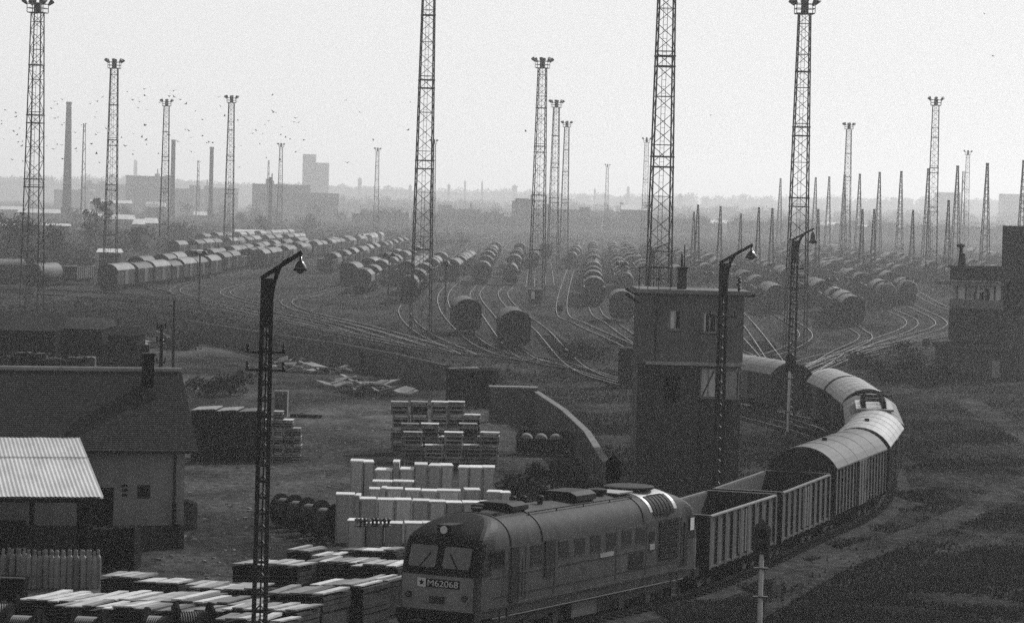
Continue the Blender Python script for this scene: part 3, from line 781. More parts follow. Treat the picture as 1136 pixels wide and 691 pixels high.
for tk, fp, pat, mx, desc, single in FILL:
    if tk in ('T2', 'T3', 'T4'): pat = {'T2': 'BOABOBOATOBA', 'T3': 'ABO-ABCOBAOOAB', 'T4': 'BBAOAHOBTOBAO'}[tk]
    path = PATHS[tk]; S = arc(path); i0 = nearest(path, at(*fp)); dd = S[i0]; k = 0; j = 0
    while k < mx and j < 90:
        c = pat[j % len(pat)]; j += 1
        if c == '-': dd += 14; continue
        pr = kinds[c]; Lw = LEN[pr]
        if dd+Lw > S[-1]: break
        loc, rz = put(path, S, dd, Lw); dd += Lw+random.choice((.2, .6, 1.4, .4, 2.5))
        if single: lab = single; grp = None
        elif k < 12: lab = ORD[k]+' wagon in '+desc; grp = 'wagons parked in the yard'
        else: lab = 'distant wagon, far end of '+desc; grp = 'distant wagons: '+desc
        cand.append((loc[1], pr, loc, rz, lab, grp)); k += 1
cand.sort(key=lambda c: c[0])
_n = {}; _keep = []; _rest = []
for c in cand:
    k_ = 'covered' if c[1] in PB else c[1].name; _n[k_] = _n.get(k_, 0)+1
    (_keep if _n[k_] <= 285 else _rest).append(c)
for y_, pr, loc, rz, lab, grp in _keep:
    o = place(pr, loc, rz, lab, grp)
    if y_ > 520:                      # too far to show wheels: drop them
        pass
m = MB()
for y_, pr, loc, rz, lab, grp in _rest:
    M_ = Matrix.Translation(loc) @ Matrix.Rotation(rz, 4, 'Z'); A = arch(1.45, 3.3, 4.1, 6)+[(-1.45, .6), (1.45, .6)]
    m.m = 0; m.prism(A, -6, 6, M_)
if m.v:
    o = m.build('far_wagons', M_roof); fixn(o); struct(o, 'stuff'); tag(o, 'wagon roofs lost in haze at the far end of the yard', 'wagons')
# side-on wagons at the left edge
for i, (px, py, pr, lb) in enumerate(((-20,318,PB[1],'pale ribbed covered wagon cut by the left edge behind the left mast'), (48,322,PT,'tank wagon with bright round end beside the left mast'), (85,316,PO,'low open wagon right of the bright-ended tank wagon'), (-60, 330, PO, 'low open wagon at the far left edge'))):
    p = at(px, py); place(pr, (p.x, p.y, 0), R(-8 if pr is not PB[1] else -60), lb)

# ------------------------------------------------------------ light masts
def mast(hgt, label, wb=2.2, wt=1.15, head=True):
    t = thing('floodlight_mast', label, 'floodlight mast', group='tall lattice floodlight masts')
    def w_(z): return (wb+(wt-wb)*z/hgt)/2
    for sx in (-1, 1):
        for sy in (-1, 1):
            l = MB(); l.bar((sx*w_(0), sy*w_(0), 0), (sx*w_(hgt), sy*w_(hgt), hgt), .105); l.build('leg', M_mast, t)
    b = MB(); z = 0; k = 0
    while z < hgt-.5:
        st = w_(z)*2*.85; z1 = min(hgt, z+st)
        for f in range(4):
            c0 = [(-1,-1),(1,-1),(1,1),(-1,1)][f]; c1 = [(1,-1),(1,1),(-1,1),(-1,-1)][f]
            P = lambda c, zz: (c[0]*w_(zz), c[1]*w_(zz), zz)
            if (k+f) % 2: b.bar(P(c0, z), P(c1, z1), .055)
            else: b.bar(P(c1, z), P(c0, z1), .055)
            if k % 3 == 0: b.bar(P(c0, z), P(c1, z), .05)
        z = z1; k += 1
    b.build('bracing', M_mast, t)
    for zr in (hgt*.22, hgt*.43, hgt*.64, hgt*.83):
        p = MB(); a = w_(zr)+.04
        for dz in (0, .9) if hgt*.4 < zr < hgt*.7 else (0,):
            for f in range(4):
                c0 = [(-1,-1),(1,-1),(1,1),(-1,1)][f]; c1 = [(1,-1),(1,1),(-1,1),(-1,-1)][f]
                p.bar((c0[0]*a, c0[1]*a, zr+dz), (c1[0]*a, c1[1]*a, zr+dz), .13)
        p.build('rest_platform', M_mast, t)
    ld = MB()
    for s in (-.18, .18): ld.bar((s-.1, -w_(0)*.5, 0), (s-.1, -w_(hgt)*.5, hgt), .04)
    z = .5
    while z < hgt: ld.bar((-.28, -.5*w_(z), z), (.08, -.5*w_(z), z), .03); z += .6
    ld.build('ladder', M_mast, t)
    if head:
        h = MB(); a = .95; h.box(-a, a, -a, a, hgt, hgt+.1); ho = h.build('head_platform', M_mast, t)
        r = MB()
        for zz in (.55, 1.05):
            for f in range(4):
                c0 = [(-1,-1),(1,-1),(1,1),(-1,1)][f]; c1 = [(1,-1),(1,1),(-1,1),(-1,-1)][f]
                r.bar((c0[0]*a, c0[1]*a, hgt+zz), (c1[0]*a, c1[1]*a, hgt+zz), .07)
        for cx_ in (-a, 0, a):
            for cy_ in (-a, a): r.bar((cx_, cy_, hgt+.1), (cx_, cy_, hgt+1.05), .07)
        r.build('railing', M_mast, ho)
        q = MB(); q.box(-.35, .35, -.35, .35, hgt+.1, hgt+1.2); q.build('gear_box', M_mast, t)
        for sx, sy in ((-1,-1), (1,-1), (-1,1), (1,1), (0,-1), (0,1)):
            f = MB(); f.cyl((sx*(a+.02), sy*(a+.02), hgt+1.0), (sx*(a+.35), sy*(a+.35), hgt+1.45), .14, .30, 12); f.build('floodlight', M_mast, t)
    return t
MH = 34.8
P36 = proto(mast(MH, '')); 
def hor(px): return 226+.0262*(px-568)
MASTS = [(42,3,'dark floodlight mast near the left edge'), (127,68,'floodlight mast just right of the tall brick chimney'), (185,112,'faint floodlight mast between the left-hand chimneys'),
 (257,108,'floodlight mast left of the pale tower block'), (312,160,'small floodlight mast directly left of the pale tower block'), (419,165,'small thin floodlight mast left of the big centre-left mast'),
 (481.5,156,'faint thin mast touching the right side of the big centre-left mast'), (602,67,'tallest of the three masts clustered left of centre, with the small hut at its foot'), (617.5,113,'middle one of the three clustered masts'),
 (629,136,'rightmost and faintest of the three clustered masts'), (674,183,'small thin mast between the cluster and the signal cabin mast'), (717.5,154,'faint mast directly left of the mast behind the signal cabin'),
 (893,3,'dark mast with its head at the top edge, behind the right arched lamp'), (942,138,'faint mast among the pylons right of the dark right mast'),
 (1038.5,110,'floodlight mast left of the control tower roof'), (1074,168,'faint distant mast above the right control tower')]
for px, top, lb in MASTS:
    s = (hor(px)-top)/(MH+1.3-H); Y = F/s; p = atd(px, top, Y)
    # stand vertically: take the top's x
    place(P36, (p.x, Y, 0), R(random.uniform(-12, 12)), lb, scale=None)
P40 = mast(42, '')
for px, py, lb, rz in ((475.5, -10, 'big dark floodlight mast left of centre, its head above the frame', 8), (739.5, -10, 'big dark floodlight mast rising behind the signal cabin, its head above the frame', 5)):
    s = {475.5: 10.1, 739.5: 12.6}[px]; Y = F/s; p = atd(px, 0, Y)
    if 'cabin' in lb: o = dup(P40, (p.x, Y, 0), R(rz), lb)
    else: proto(P40); del P40['_new']; P40.location = (p.x, Y, 0); P40.rotation_euler = (0,0,R(rz)); P40['label'] = lb
# thin aerial masts
def aerial(px, top, Y, wd, lb):
    p = atd(px, top, Y); h = p.z; t = thing('radio_mast', lb, 'radio mast', (p.x, Y, 0)); m = MB()
    for a in (0, 120, 240):
        c = (wd*math.cos(R(a)), wd*math.sin(R(a))); m.bar((c[0], c[1], 0), (c[0]*.4, c[1]*.4, h), .3)
    z = 0; k = 0
    while z < h:
        a = R(120*k); b_ = R(120*(k+1)); q = 1-.6*z/h; m.bar((wd*q*math.cos(a), wd*q*math.sin(a), z), (wd*q*math.cos(b_), wd*q*math.sin(b_), min(h, z+3)), .18); z += 3; k += 1
    m.build('lattice', M_mast, t)
aerial(93.5, 137, 1500, 1.4, 'very faint thin lattice mast between the tall chimney and the left masts')
aerial(220, 178, 1800, 1.2, 'tiny faint mast left of the short chimney')
aerial(298, 178, 1900, 1.0, 'needle-thin mast left of the small floodlight mast')
aerial(1069, 190, 1300, 1.2, 'faint lattice spire beside the distant mast on the right')

# pointed lattice pylons
def pylon(h, wb=2.1):
    t = thing('lattice_pylon', '', 'pylon', group='pointed lattice pylons on the right'); w_ = lambda z: (wb*(1-z/h)+.35*z/h)/2
    for sx in (-1, 1):
        for sy in (-1, 1):
            l = MB(); l.bar((sx*w_(0), sy*w_(0), 0), (sx*w_(h), sy*w_(h), h), .15); l.build('leg', M_mast, t)
    b = MB(); z = 0; k = 0
    while z < h-.4:
        z1 = min(h, z+max(.7, w_(z)*2*.8))
        for f in range(4):
            c0 = [(-1,-1),(1,-1),(1,1),(-1,1)][f]; c1 = [(1,-1),(1,1),(-1,1),(-1,-1)][f]
            P = lambda c, zz: (c[0]*w_(zz), c[1]*w_(zz), zz)
            b.bar(P(c0, z), P(c1, z1), .07) if (k+f) % 2 else b.bar(P(c1, z), P(c0, z1), .07)
        z = z1; k += 1
    b.build('bracing', M_mast, t)
    c = MB(); c.box(-.28, .28, -.28, .28, h, h+.5); c.build('cap', M_mast, t)
    return t
PP = proto(pylon(25.3))
PYL = [(866,198),(905,197),(920,196),(937,194),(954,193),(976,191),(1000,190),(1030,187),(1062.5,184),(1095.5,181),(1136,178)]
for i, (px, top) in enumerate(PYL):
    s = (hor(px)-top)/(25.8-H); Y = F/s; p = atd(px, top, Y)
    place(PP, (p.x, Y, 0), R(10), (ORD[len(PYL)-1-i] if i < len(PYL)-1 else 'nearest')+' tall pointed lattice pylon counted from the right edge' if i < len(PYL)-1 else 'tall pointed lattice pylon cut by the right edge')
far = [(770,235),(774.5,227),(799.5,229),(822,237),(842,230),(857,231),(908,232),(957,232),(970,232),(1013,233),(1052.5,222)]
for i, (px, top) in enumerate(far):
    Y = 560 if top < 235 else 620; p = atd(px, top, Y); sc = max(.3, p.z/25.8)
    place(PP, (p.x, Y, 0), R(10), ORD[i]+' short dark pylon from the left in the hazy second line', scale=(sc, sc, sc))

# ------------------------------------------------------------ lattice lamp posts with curved arm and bell shade
def lamp_post(loc, hgt, label, arm=1.9, w_=.36, shade=.24, cross=(), rz=0, tilt=0, bell=False):
    t = thing('lattice_lamp_post', label, 'street lamp', loc, rz)
    zt = hgt-.75; h = w_/2
    c = MB()
    for s in (-1, 1):
        c.bar((s*h*1.25, -.09, 0), (s*h*.85, -.09, zt), .07, .14)
    c.bar((0, .12, 0), (0, .12, zt), .05, .05)
    b = c; z = .2
    while z < zt-.3: hh = h*(1.25-.4*z/zt)+.02; b.box(-hh, hh, -.13, -.09, z, z+.09); b.bar((-hh, -.05, z), (0, .12, z+.2), .035); b.bar((hh, -.05, z), (0, .12, z+.2), .035); z += .5
    b.box(-h*.85, h*.85, -.12, -.06, zt-1.5, zt)
    b.build('lattice_post', M_steel, t)
    a = MB(); e = Vector((arm, -.05, hgt+.1))
    a.bar((-h-.05, -.05, zt), e, .13); 
    P = []
    for k in range(9):
        u = k/8; P.append(Vector((h*.9+(arm-.35-h)*(1-math.cos(u*math.pi/2)), -.05, zt-1.0+(1.0+.62)*math.sin(u*math.pi/2))))
    for p, q in zip(P, P[1:]): a.bar(p, q, .10)
    for k in (2, 3, 4, 5):
        p = P[k]; zz = zt+(hgt+.1-zt)*(p.x+h)/(arm+h); a.bar(p, (p.x+.06, -.05, zz), .04)
        if k < 5: a.bar((p.x+.06, -.05, zz), P[k+1], .03)
    a.build('arm', M_steel, t)
    sh = MB(); zz = hgt-.05; r = shade; 
    prof = [(.04, zz), (.05, zz-.12), (r*.45, zz-.16), (r*.8, zz-.28), (r, zz-.42), (r*.9, zz-.44)] if not bell else [(.04, zz), (.06, zz-.12), (r*.5, zz-.2), (r*.62, zz-.55), (r, zz-.8), (r*.9, zz-.82)]
    Mx = Matrix.Translation((arm-.05, -.05, 0))
    sh.lathe(prof, 20, Mx); so = sh.build('lamp_shade', mat('shade_enamel', .03, .22, 0, .1, 3, spec=.9), t, smooth=True); fixn(so)
    g_ = MB(); g_.lathe([(.02, zz-.38), (r*.5, zz-.44), (r*.5, zz-.48), (.02, zz-.54)] if not bell else [(.02, zz-.7), (r*.6, zz-.82), (.02, zz-.9)], 12, Mx); g_.build('bulb', M_glassp, so, smooth=True)
    bk = MB(); bk.bar((arm-.05, -.05, hgt+.05), (arm-.05, -.05, zz-.02), .06); bk.build('hanger', M_steel, t)
    for zc in cross:
        c = MB(); c.box(-.62, .62, -.2, -.14, zc, zc+.07); co = c.build('cross_arm', M_steel, t)
        for x in (-.55, .55):
            i_ = MB(); i_.lathe([(.03, zc+.07), (.05, zc+.14), (.02, zc+.18), (.06, zc+.22), (.03, zc+.30)], 10, Matrix.Translation((x, -.17, 0))); i_.build('insulator', M_steel, co)
    return t
def place_lamp(px, ptop, s, label, **k):
    Y = F/s; p = atd(px, ptop, Y); hg = p.z+.75 
    return lamp_post((p.x, Y, 0), hg, label, **k)
place_lamp(297, 309, 36, 'big black lattice lamp post in the left foreground with its shade catching the sun', arm=1.05, w_=.30, shade=.22, cross=(9.15, 9.7))
place_lamp(803, 292, 25, 'lattice lamp post in front of the signal cabin', arm=1.25, w_=.30, shade=.27, cross=(9.7,))
place_lamp(882, 267, 16.5, 'taller lattice lamp post right of the signal cabin with a bell shade', arm=1.25, w_=.42, shade=.30, cross=(10.6, 9.3), bell=True)
place_lamp(724, 277, 9.0, 'small distant lamp post standing inside the mast behind the cabin', arm=2.0, w_=.4, shade=.3)

def disc_lamp(px, py, ptop, label, twin=False):
    b = at(px, py); p = atd(px, ptop, b.y); h = p.z; t = thing('yard_lamp', label, 'yard lamp', (p.x, b.y, 0))
    m = MB(); m.cyl((0,0,0), (0,0,h), .14, .10, 8); m.build('pole', M_steel, t)
    for s in ((-.55, .55) if twin else (0,)):
        d_ = MB(); d_.lathe([(.1, h+.35), (.35, h+.25), (.75, h-.35), (.7, h-.42)] if not twin else [(.1, h+.25), (.25, h+.15), (.55, h-.3), (.5, h-.35)], 14, Matrix.Translation((s, 0, 0))); d_.build('lamp_head', M_steel, t, smooth=True)
    if twin:
        c = MB(); c.bar((-.6, 0, h+.1), (.6, 0, h+.1), .12); c.build('cross_arm', M_steel, t)
disc_lamp(495, 350, 292, 'single round-headed yard lamp left of the lone dark wagons')
disc_lamp(432, 332, 282, 'twin-headed yard lamp left of the big centre-left mast', True)
disc_lamp(222, 345, 280, 'twin-headed yard lamp in the left yard', True)
disc_lamp(690, 345, 292, 'twin-headed yard lamp left of the signal cabin mast', True)
disc_lamp(923, 345, 310, 'twin-headed yard lamp on the right behind the dark wagon', True)
disc_lamp(786, 334, 303, 'twin-headed yard lamp just above the cabin roof', True)
# sign on a post
b = at(266, 432); t = thing('round_sign', 'small round sign on a thin post in the dirt yard', 'sign', b)
m = MB(); m.cyl((0,0,0), (0,0,1.3), .03, .03, 8); m.build('post', M_steel, t); m = MB(); m.cyl((0,-.03,1.3), (0,.0,1.3), .24, .24, 18); m.build('sign_plate', M_steel, t)
# telegraph poles
def pole(px, py, ptop, label, arms):
    b = at(px, py); p = atd(px, ptop, b.y); h = p.z; t = thing('telegraph_pole', label, 'pole', (p.x, b.y, 0)); m = MB(); m.cyl((0,0,0), (0,0,h), .13, .09, 10); m.build('pole', M_woodd, t)
    for z, w in arms:
        c = MB(); c.box(-w, w, -.15, -.05, h-z, h-z+.12); co = c.build('cross_arm', M_steel, t)
        for x in (-w*.85, w*.85): q = MB(); q.cyl((x, -.1, h-z+.12), (x, -.1, h-z+.35), .06, .05, 8); q.build('insulator', M_steel, co)
pole(179.5, 500, 360, 'dark insulated pole sticking up beside the house chimney', ((.25,.28),(1.0,.28),(2.2,.28)))
pole(193.5, 410, 332, 'bare thin wooden pole behind the house roof', ())

# ------------------------------------------------------------ colour-light signals
def signal(px, py, ptop, label, front=False, pale=True):
    b = at(px, py); p = atd(px, ptop, b.y); h = p.z; t = thing('railway_signal', label, 'signal', (p.x, b.y, 0), 0)
    m = MB(); m.cyl((0,0,0), (0,0,h-1.2), .09, .08, 12); m.build('post', M_boxd if pale else M_woodd, t)
    m = MB(); m.prism([(.27, h-1.25), (.29, h-.3), (0, h), (-.29, h-.3), (-.27, h-1.25)], -.05, .12); m.m = 0
    hd = fixn(m.build('backboard', M_plaster if front else M_black, t))
    for z in (h-.95, h-.5):
        q = MB(); q.cyl((0, -.05, z), (0, -.32, z+.02), .15, .16, 14, caps=False); q.cyl((0,-.06,z), (0,-.1,z), .12, .12, 12); q.build('lamp_hood', M_black, hd)
    lb = MB()
    for z in (1.5, h-1.7): lb.box(-.25, .25, -.12, .12, z, z+.05)
    lb.build('bracket', M_steel, t)
signal(681, 648, 503, 'black pointed signal head rising behind the diesel locomotive roof', pale=True)
signal(876.5, 483, 391, 'black signal head on a pale post in front of the round wagon end', pale=True)
signal(846, 712, 575, 'grey signal with two hooded lamps on a pale post in the foreground', front=True)
def dwarf(px, py, label, h=.9):
    b = at(px, py); t = thing('ground_signal', label, 'ground signal', b); m = MB(); m.cyl((0,0,0), (0,0,h*.6), .08, .06, 8); m.build('post', M_steel, t)
    m = MB(); m.box(-.35, .35, -.2, .2, h*.6, h*1.5); m.build('lamp_case', M_under, t)
dwarf(621, 350, 'dwarf ground signal beside the two bright straight rails'); dwarf(1027, 400-10, 'dwarf signal near the right fan of tracks'); 

b = at(593.5, 337); t = thing('lineside_hut', 'small hut with a pale window at the foot of the tallest clustered mast', 'hut', b); s_ = F/b.y
m = MB(); m.box(-7/s_, 7/s_, 0, 2, 0, 2.0); m.build('wall', M_woodd, t); m = MB(); m.box(-8.2/s_, 8.2/s_, -.2, 2.2, 2.003, 2.2); m.build('roof', M_conc, t); m = MB(); m.box(-4.5/s_, -.5/s_, -.04, -.002, .7, 1.8); m.build('window', M_white, t)
# ------------------------------------------------------------ signal cabin (middle)
def window(par, x0, x1, z0, z1, y, cols=2, pale_panel=None, depth=.12):
    f = MB(); t_ = .07
    f.box(x0, x1, y-.03, y+depth, z0, z0+t_); f.box(x0, x1, y-.03, y+depth, z1-t_, z1); f.box(x0, x0+t_, y-.03, y+depth, z0+t_, z1-t_); f.box(x1-t_, x1, y-.03, y+depth, z0+t_, z1-t_)
    for k in range(1, cols): xm = x0+(x1-x0)*k/cols; f.box(xm-.03, xm+.03, y-.028, y+depth-.02, z0+t_, z1-t_)
    fo = f.build('window', M_plaster2, par)
    g_ = MB(); g_.box(x0+.02, x1-.02, y+.03, y+.05, z0+.02, z1-.02); g_.build('pane', M_glass, fo)
    if pale_panel:
        b_ = MB(); bx0, bx1 = x0+t_+(x1-x0)*pale_panel[0], x0+(x1-x0)*pale_panel[1]; b_.box(bx0, bx1, y+.015, y+.028, z0+t_+.03, z1-t_); b_.build('painted_daylight', M_white, fo)  # white panel stands in for daylight showing through the room
    s_ = MB(); s_.box(x0-.06, x1+.06, y-.12, y, z0-.08, z0-.002); s_.build('sill', M_plaster, fo)
    return fo
cs = 21.6; CY_ = F/cs
pl_ = atd(704.5, 540, CY_); pr_ = atd(826, 330, CY_)
cab = thing('signal_cabin', 'dark rendered two-storey signal cabin with flat overhanging roof and chimney', 'signal cabin', ((pl_.x+pr_.x)/2, CY_, 0), R(1.5))
CW = (pr_.x-pl_.x)/2; ZR = atd(765, 326, CY_).z; ZL = atd(765, 404, CY_).z; CD = 4.6
def cz(py): return atd(765, py, CY_).z
def cxp(px, py=400): return atd(px, py, CY_).x-(pl_.x+pr_.x)/2
# upper storey walls with window openings
def wall_with_holes(x0, x1, z0, z1, y0, y1, holes):
    m = MB(); xs_ = sorted(set([x0, x1]+[h[0] for h in holes]+[h[1] for h in holes])); zs_ = sorted(set([z0, z1]+[h[2] for h in holes]+[h[3] for h in holes]))
    for i in range(len(xs_)-1):
        for j in range(len(zs_)-1):
            a, b, c, d_ = xs_[i], xs_[i+1], zs_[j], zs_[j+1]; mx_, mz_ = (a+b)/2, (c+d_)/2
            if any(h[0] < mx_ < h[1] and h[2] < mz_ < h[3] for h in holes): continue
            m.box(a, b, y0, y1, c, d_)
    return m
hs = [(cxp(741), cxp(755), cz(367), cz(344)), (cxp(778.5), cxp(794), cz(369), cz(346))]
m = wall_with_holes(-CW, CW, ZL, ZR, 0, .3, hs)
m.box(-CW, -CW+.3, .3, CD, 0, ZR); m.box(CW-.3, CW, .3, CD, ZL, ZR); m.box(-CW+.3, CW-.3, CD-.3, CD, 0, ZR)
hx = (cxp(779), cxp(823), cz(440), cz(406))
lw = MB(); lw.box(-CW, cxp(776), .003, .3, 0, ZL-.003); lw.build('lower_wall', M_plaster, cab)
m.box(-CW+.3, CW-.3, .3, CD-.3, ZL-.15, ZL)
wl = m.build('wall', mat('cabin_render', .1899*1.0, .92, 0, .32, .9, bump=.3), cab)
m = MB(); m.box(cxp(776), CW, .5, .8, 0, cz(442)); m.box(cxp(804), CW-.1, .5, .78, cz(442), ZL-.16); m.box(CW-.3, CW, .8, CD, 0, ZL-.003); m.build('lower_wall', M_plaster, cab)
m = MB(); m.box(-CW+.35, CW+.1, -.2, -.003, ZL-.05, ZL+.12); m.build('ledge', M_box, cab)
for h_ in hs: window(cab, h_[0], h_[1], h_[2], h_[3], .08, 2, (0, .48) if h_[0] < 0 else (0, .22))
fo = window(cab, cxp(778), cxp(797), cz(442), ZL-.2, .55, 2, (.02, .9))
m = MB(); m.bar((cxp(781), .53, cz(440)), (cxp(794), .53, cz(410)), .05); m.build('brace', M_steel, fo)
fo2 = window(cab, cxp(801), cxp(822), cz(442), ZL-.2, .38, 1, None)
m = MB(); m.box(cxp(803), cxp(819), .36, .39, cz(440), ZL-.3); m.build('pale_panel', M_box, fo2)
m = MB(); m.box(cxp(738), cxp(755), -.03, 0, cz(446), cz(418)); m.build('hatch', M_black, cab)
m = MB(); m.box(-CW-.15, CW+.3, -.45, CD+.3, ZR+.002, ZR+.2); m.m = 0; ro = m.build('roof', M_conc, cab)
m = MB()
for x in (-CW-.1, -CW+.35, -CW+.9, -CW+1.5): m.bar((x, -.3, ZR+.2), (x, -.3, ZR+1.3), .04)
for z in (.75, 1.3): m.bar((-CW-.1, -.3, ZR+z), (-CW+1.5, -.3, ZR+z), .035)
m.build('railing', M_steel, ro)
m = MB(); x = cxp(759, 310); m.box(x-.22, x+.22, 1.2, 1.7, ZR+.2, ZR+1.25); m.box(x-.27, x+.27, 1.15, 1.75, ZR+1.253, ZR+1.35); ch = m.build('chimney', M_plaster, ro)
m = MB(); m.cyl((x-.03, 1.45, ZR+1.35), (x-.03, 1.45, ZR+2.0), .06, .05, 8); m.cyl((x+.1, 1.45, ZR+1.35), (x+.1, 1.45, ZR+2.5), .035, .03, 8); m.build('flue_pipe', M_steel, ch)
m = MB(); x = cxp(820, 315); m.cyl((x, 0, ZR+.2), (x, 0, ZR+.95), .06, .05, 8)
for k in range(4): m.lathe([(.05, ZR+.28+k*.18), (.12, ZR+.36+k*.18), (.05, ZR+.42+k*.18)], 10, Matrix.Translation((x+.03*(-1)**k, 0, 0)))
m.build('insulator_bracket', M_steel, ro)
m = MB()
for dz in (0, .38): 
    P = [Vector((-CW-.05, -.1, ZR-.15-dz)), Vector((-CW-.35, -.15, ZR-.05-dz*.8)), Vector((-CW-.75, -.2, ZR+.2-dz*.7))]
    m.cyl(P[0], P[1], .04, .05, 8); m.cyl(P[1], P[2], .05, .11, 10)
m.build('loudspeaker_horn', M_black, cab)
m = MB(); m.cyl((CW, -.1, ZR-.05), (CW+.55, -.15, ZR+.0), .05, .09, 8); m.build('loudspeaker_horn', M_black, cab)
m = MB(); m.cyl((-CW+.85, -.06, 0), (-CW+.85, -.06, ZR), .05, .05, 8); m.build('downpipe', M_plaster, cab)
# annex hut
b = at(697, 431); s_ = F/b.y; t = thing('wooden_hut', 'low dark hut just left of the signal cabin, behind it on the track bank', 'hut', (b.x, b.y, 0)); zt_ = atd(697, 388, b.y).z
m = MB(); m.box(-10.5/s_, 12/s_, 0, 3, 0, zt_); m.build('wall', M_woodd, t)
m = MB(); m.box(-11.5/s_, 13/s_, -.15, 3.1, zt_+.002, zt_+.12); m.build('roof', M_farroof, t)

# ------------------------------------------------------------ control tower on the right
Y = F/12.4
def tx(px, py=350): return atd(px, py, Y).x
def tz(py, px=1090): return atd(px, py, Y).z
X0 = tx(1085); t = thing('control_tower', 'dark control tower with glazed cab under a projecting canopy at the right edge', 'control tower', (X0, Y, 0))
def lx(px, py=350): return tx(px, py)-X0
m = MB(); m.box(lx(1061,360), lx(1114,360), .6, 5, tz(380), tz(344)); m.box(lx(1046,400), lx(1114,400), -.2, 5, 0, tz(388)); m.build('lower_block', M_plaster, t)
m = MB(); m.box(lx(1114), lx(1180), .5, 7, 0, tz(346)); m.build('main_block', M_concd, t)
m = MB(); m.box(lx(1125,280), lx(1200,280), 2, 7, tz(346)+.01, tz(251, 1130)); m.build('stair_tower', M_plaster, t)
m = MB(); m.box(lx(1042,384), lx(1115,384), -.5, 5.1, tz(388)+.003, tz(382)); m.build('skirt_roof', M_concd, t)
m = MB(); m.box(lx(1058), lx(1113), .2, .45, tz(343), tz(333)); m.box(lx(1058), lx(1061), .45, 3, tz(343), tz(333)); m.box(lx(1056), lx(1068), .0, .19, tz(340), tz(332)); ba = m.build('cab_balcony', M_conc, t)
m = MB(); m.box(lx(1063,300), lx(1160,300), .8, 5, tz(312), tz(299)); m.build('upper_wall', M_plaster, t)
m = MB(); m.box(lx(1046,315), lx(1113,315), -.4, 5, tz(317), tz(314)-.003); m.build('canopy', M_conc, t)
m = MB(); m.box(lx(1060,297), lx(1165,297), .6, 5.2, tz(299)+.003, tz(296)); m.build('roof', M_concd, t)
m = MB()
for px in (1062, 1072, 1083, 1094, 1104, 1112): m.box(lx(px)-.06, lx(px)+.06, .5, .6, tz(333), tz(317))
m.box(lx(1061), lx(1113), .5, .6, tz(333)-.1, tz(333)-.001)
wf = m.build('cab_window_frame', M_plaster, t)
m = MB()
for a_, b_ in ((1063,1071),(1084,1087),(1099,1103),(1105,1111)): m.box(lx(a_), lx(b_), .62, .64, tz(332), tz(318))
m.build('pale_panel', M_white, wf)  # white panels paint in the bright background seen through these bays
m = MB(); m.box(lx(1062), lx(1112), 3.2, 3.22, tz(333), tz(317)); m.build('pane', M_white if 0 else mat('cab_painted_daylight', .85, .8), wf)  # white sheet at the back stands in for daylight beyond the cab
m = MB(); m.box(lx(1083), lx(1093), 1.2, 1.9, tz(343), tz(325)); m.build('control_desk', M_black, t)
m = MB(); m.box(lx(1070), lx(1113), .62, 4.9, tz(344)-.1, tz(344)); m.build('cab_floor', M_plaster, t)
for px0, px1, lbm in ((1100, 1109, M_plaster2), (1079, 1086, M_concd)):
    m = MB(); m.box(lx(px0, 400), lx(px1, 400), -.24, -.2, .1, tz(400)); m.build('door', lbm, t)
m = MB(); x = lx(1070,285)
m.cyl((x, 1.5, tz(296)), (x, 1.5, tz(282)), .38, .28, 10); m.cyl((x-.1, 1.5, tz(282)), (x-.1, 1.5, tz(276)), .15, .15, 8); m.lathe([(.1, 0), (.36, .1), (.36, .3), (.1, .42)], 12, Matrix.Translation((x-.15, 1.5, tz(276)))); m.build('siren', M_black, t)
# operator in the cab
def person(loc, rz, label, zs=1.0):
    t = thing('person', label, 'person', loc, rz)
    m = MB(); m.lathe([(.09,.02),(.11,.08),(.10,.45),(.14,.80),(.18,.92),(.19,1.05),(.17,1.2),(.21,1.38),(.19,1.46),(.07,1.52),(.06,1.56),(.09,1.62),(.105,1.70),(.09,1.79),(.03,1.84)], 14)
    for s in (-1, 1):
        m.cyl((s*.2, 0, 1.42), (s*.27, -.05, 1.12), .055, .045, 8); m.cyl((s*.27, -.05, 1.12), (s*.2, -.3, .98), .045, .035, 8)
        m.cyl((s*.1, 0, .9), (s*.11, 0, .08), .09, .055, 8)
    m.build('body', M_cloth, t, smooth=True); return t
p_ = person((tx(1098), Y+1.6, tz(344)), 0, 'dark-clothed person standing at the windows of the right-hand control tower cab')

# ------------------------------------------------------------ long walls
def wallrun(pts, hs_, label, name='retaining_wall', th=.35, cap=True, mt=None):
    W = [at(*p) for p in pts]; t = thing(name, label, 'wall', W[0]); m = MB(); c = MB()
    for i in range(len(W)-1):
        a, b = W[i]-W[0], W[i+1]-W[0]; v = (b-a); n = Vector((v.y, -v.x, 0)).normalized()*th/2; h0, h1 = hs_[i], hs_[i+1]
        q = [a-n, a+n, b+n, b-n]; m.add([*q, *[p+Vector((0,0,h)) for p, h in zip(q, (h0, h0, h1, h1))]], [(0,3,2,1),(4,5,6,7),(0,1,5,4),(1,2,6,5),(2,3,7,6),(3,0,4,7)])
        n2 = n*1.1; q = [a-n2, a+n2, b+n2, b-n2]; hh = (h0, h0, h1, h1)
        c.add([*[p+Vector((0,0,h+.003)) for p, h in zip(q, hh)], *[p+Vector((0,0,h+.07)) for p, h in zip(q, hh)]], [(0,3,2,1),(4,5,6,7),(0,1,5,4),(1,2,6,5),(2,3,7,6),(3,0,4,7)])
    m.build('wall', mt or M_face, t)
    if cap: c.build('coping', M_coping, t)
    # buttresses
    return t
W1 = wallrun([(205,372),(300,394),(380,407),(440,418),(494,432)], [1.6,2.0,2.0,1.9,1.9], 'long low grey retaining wall running below the yard tracks', cap=False)
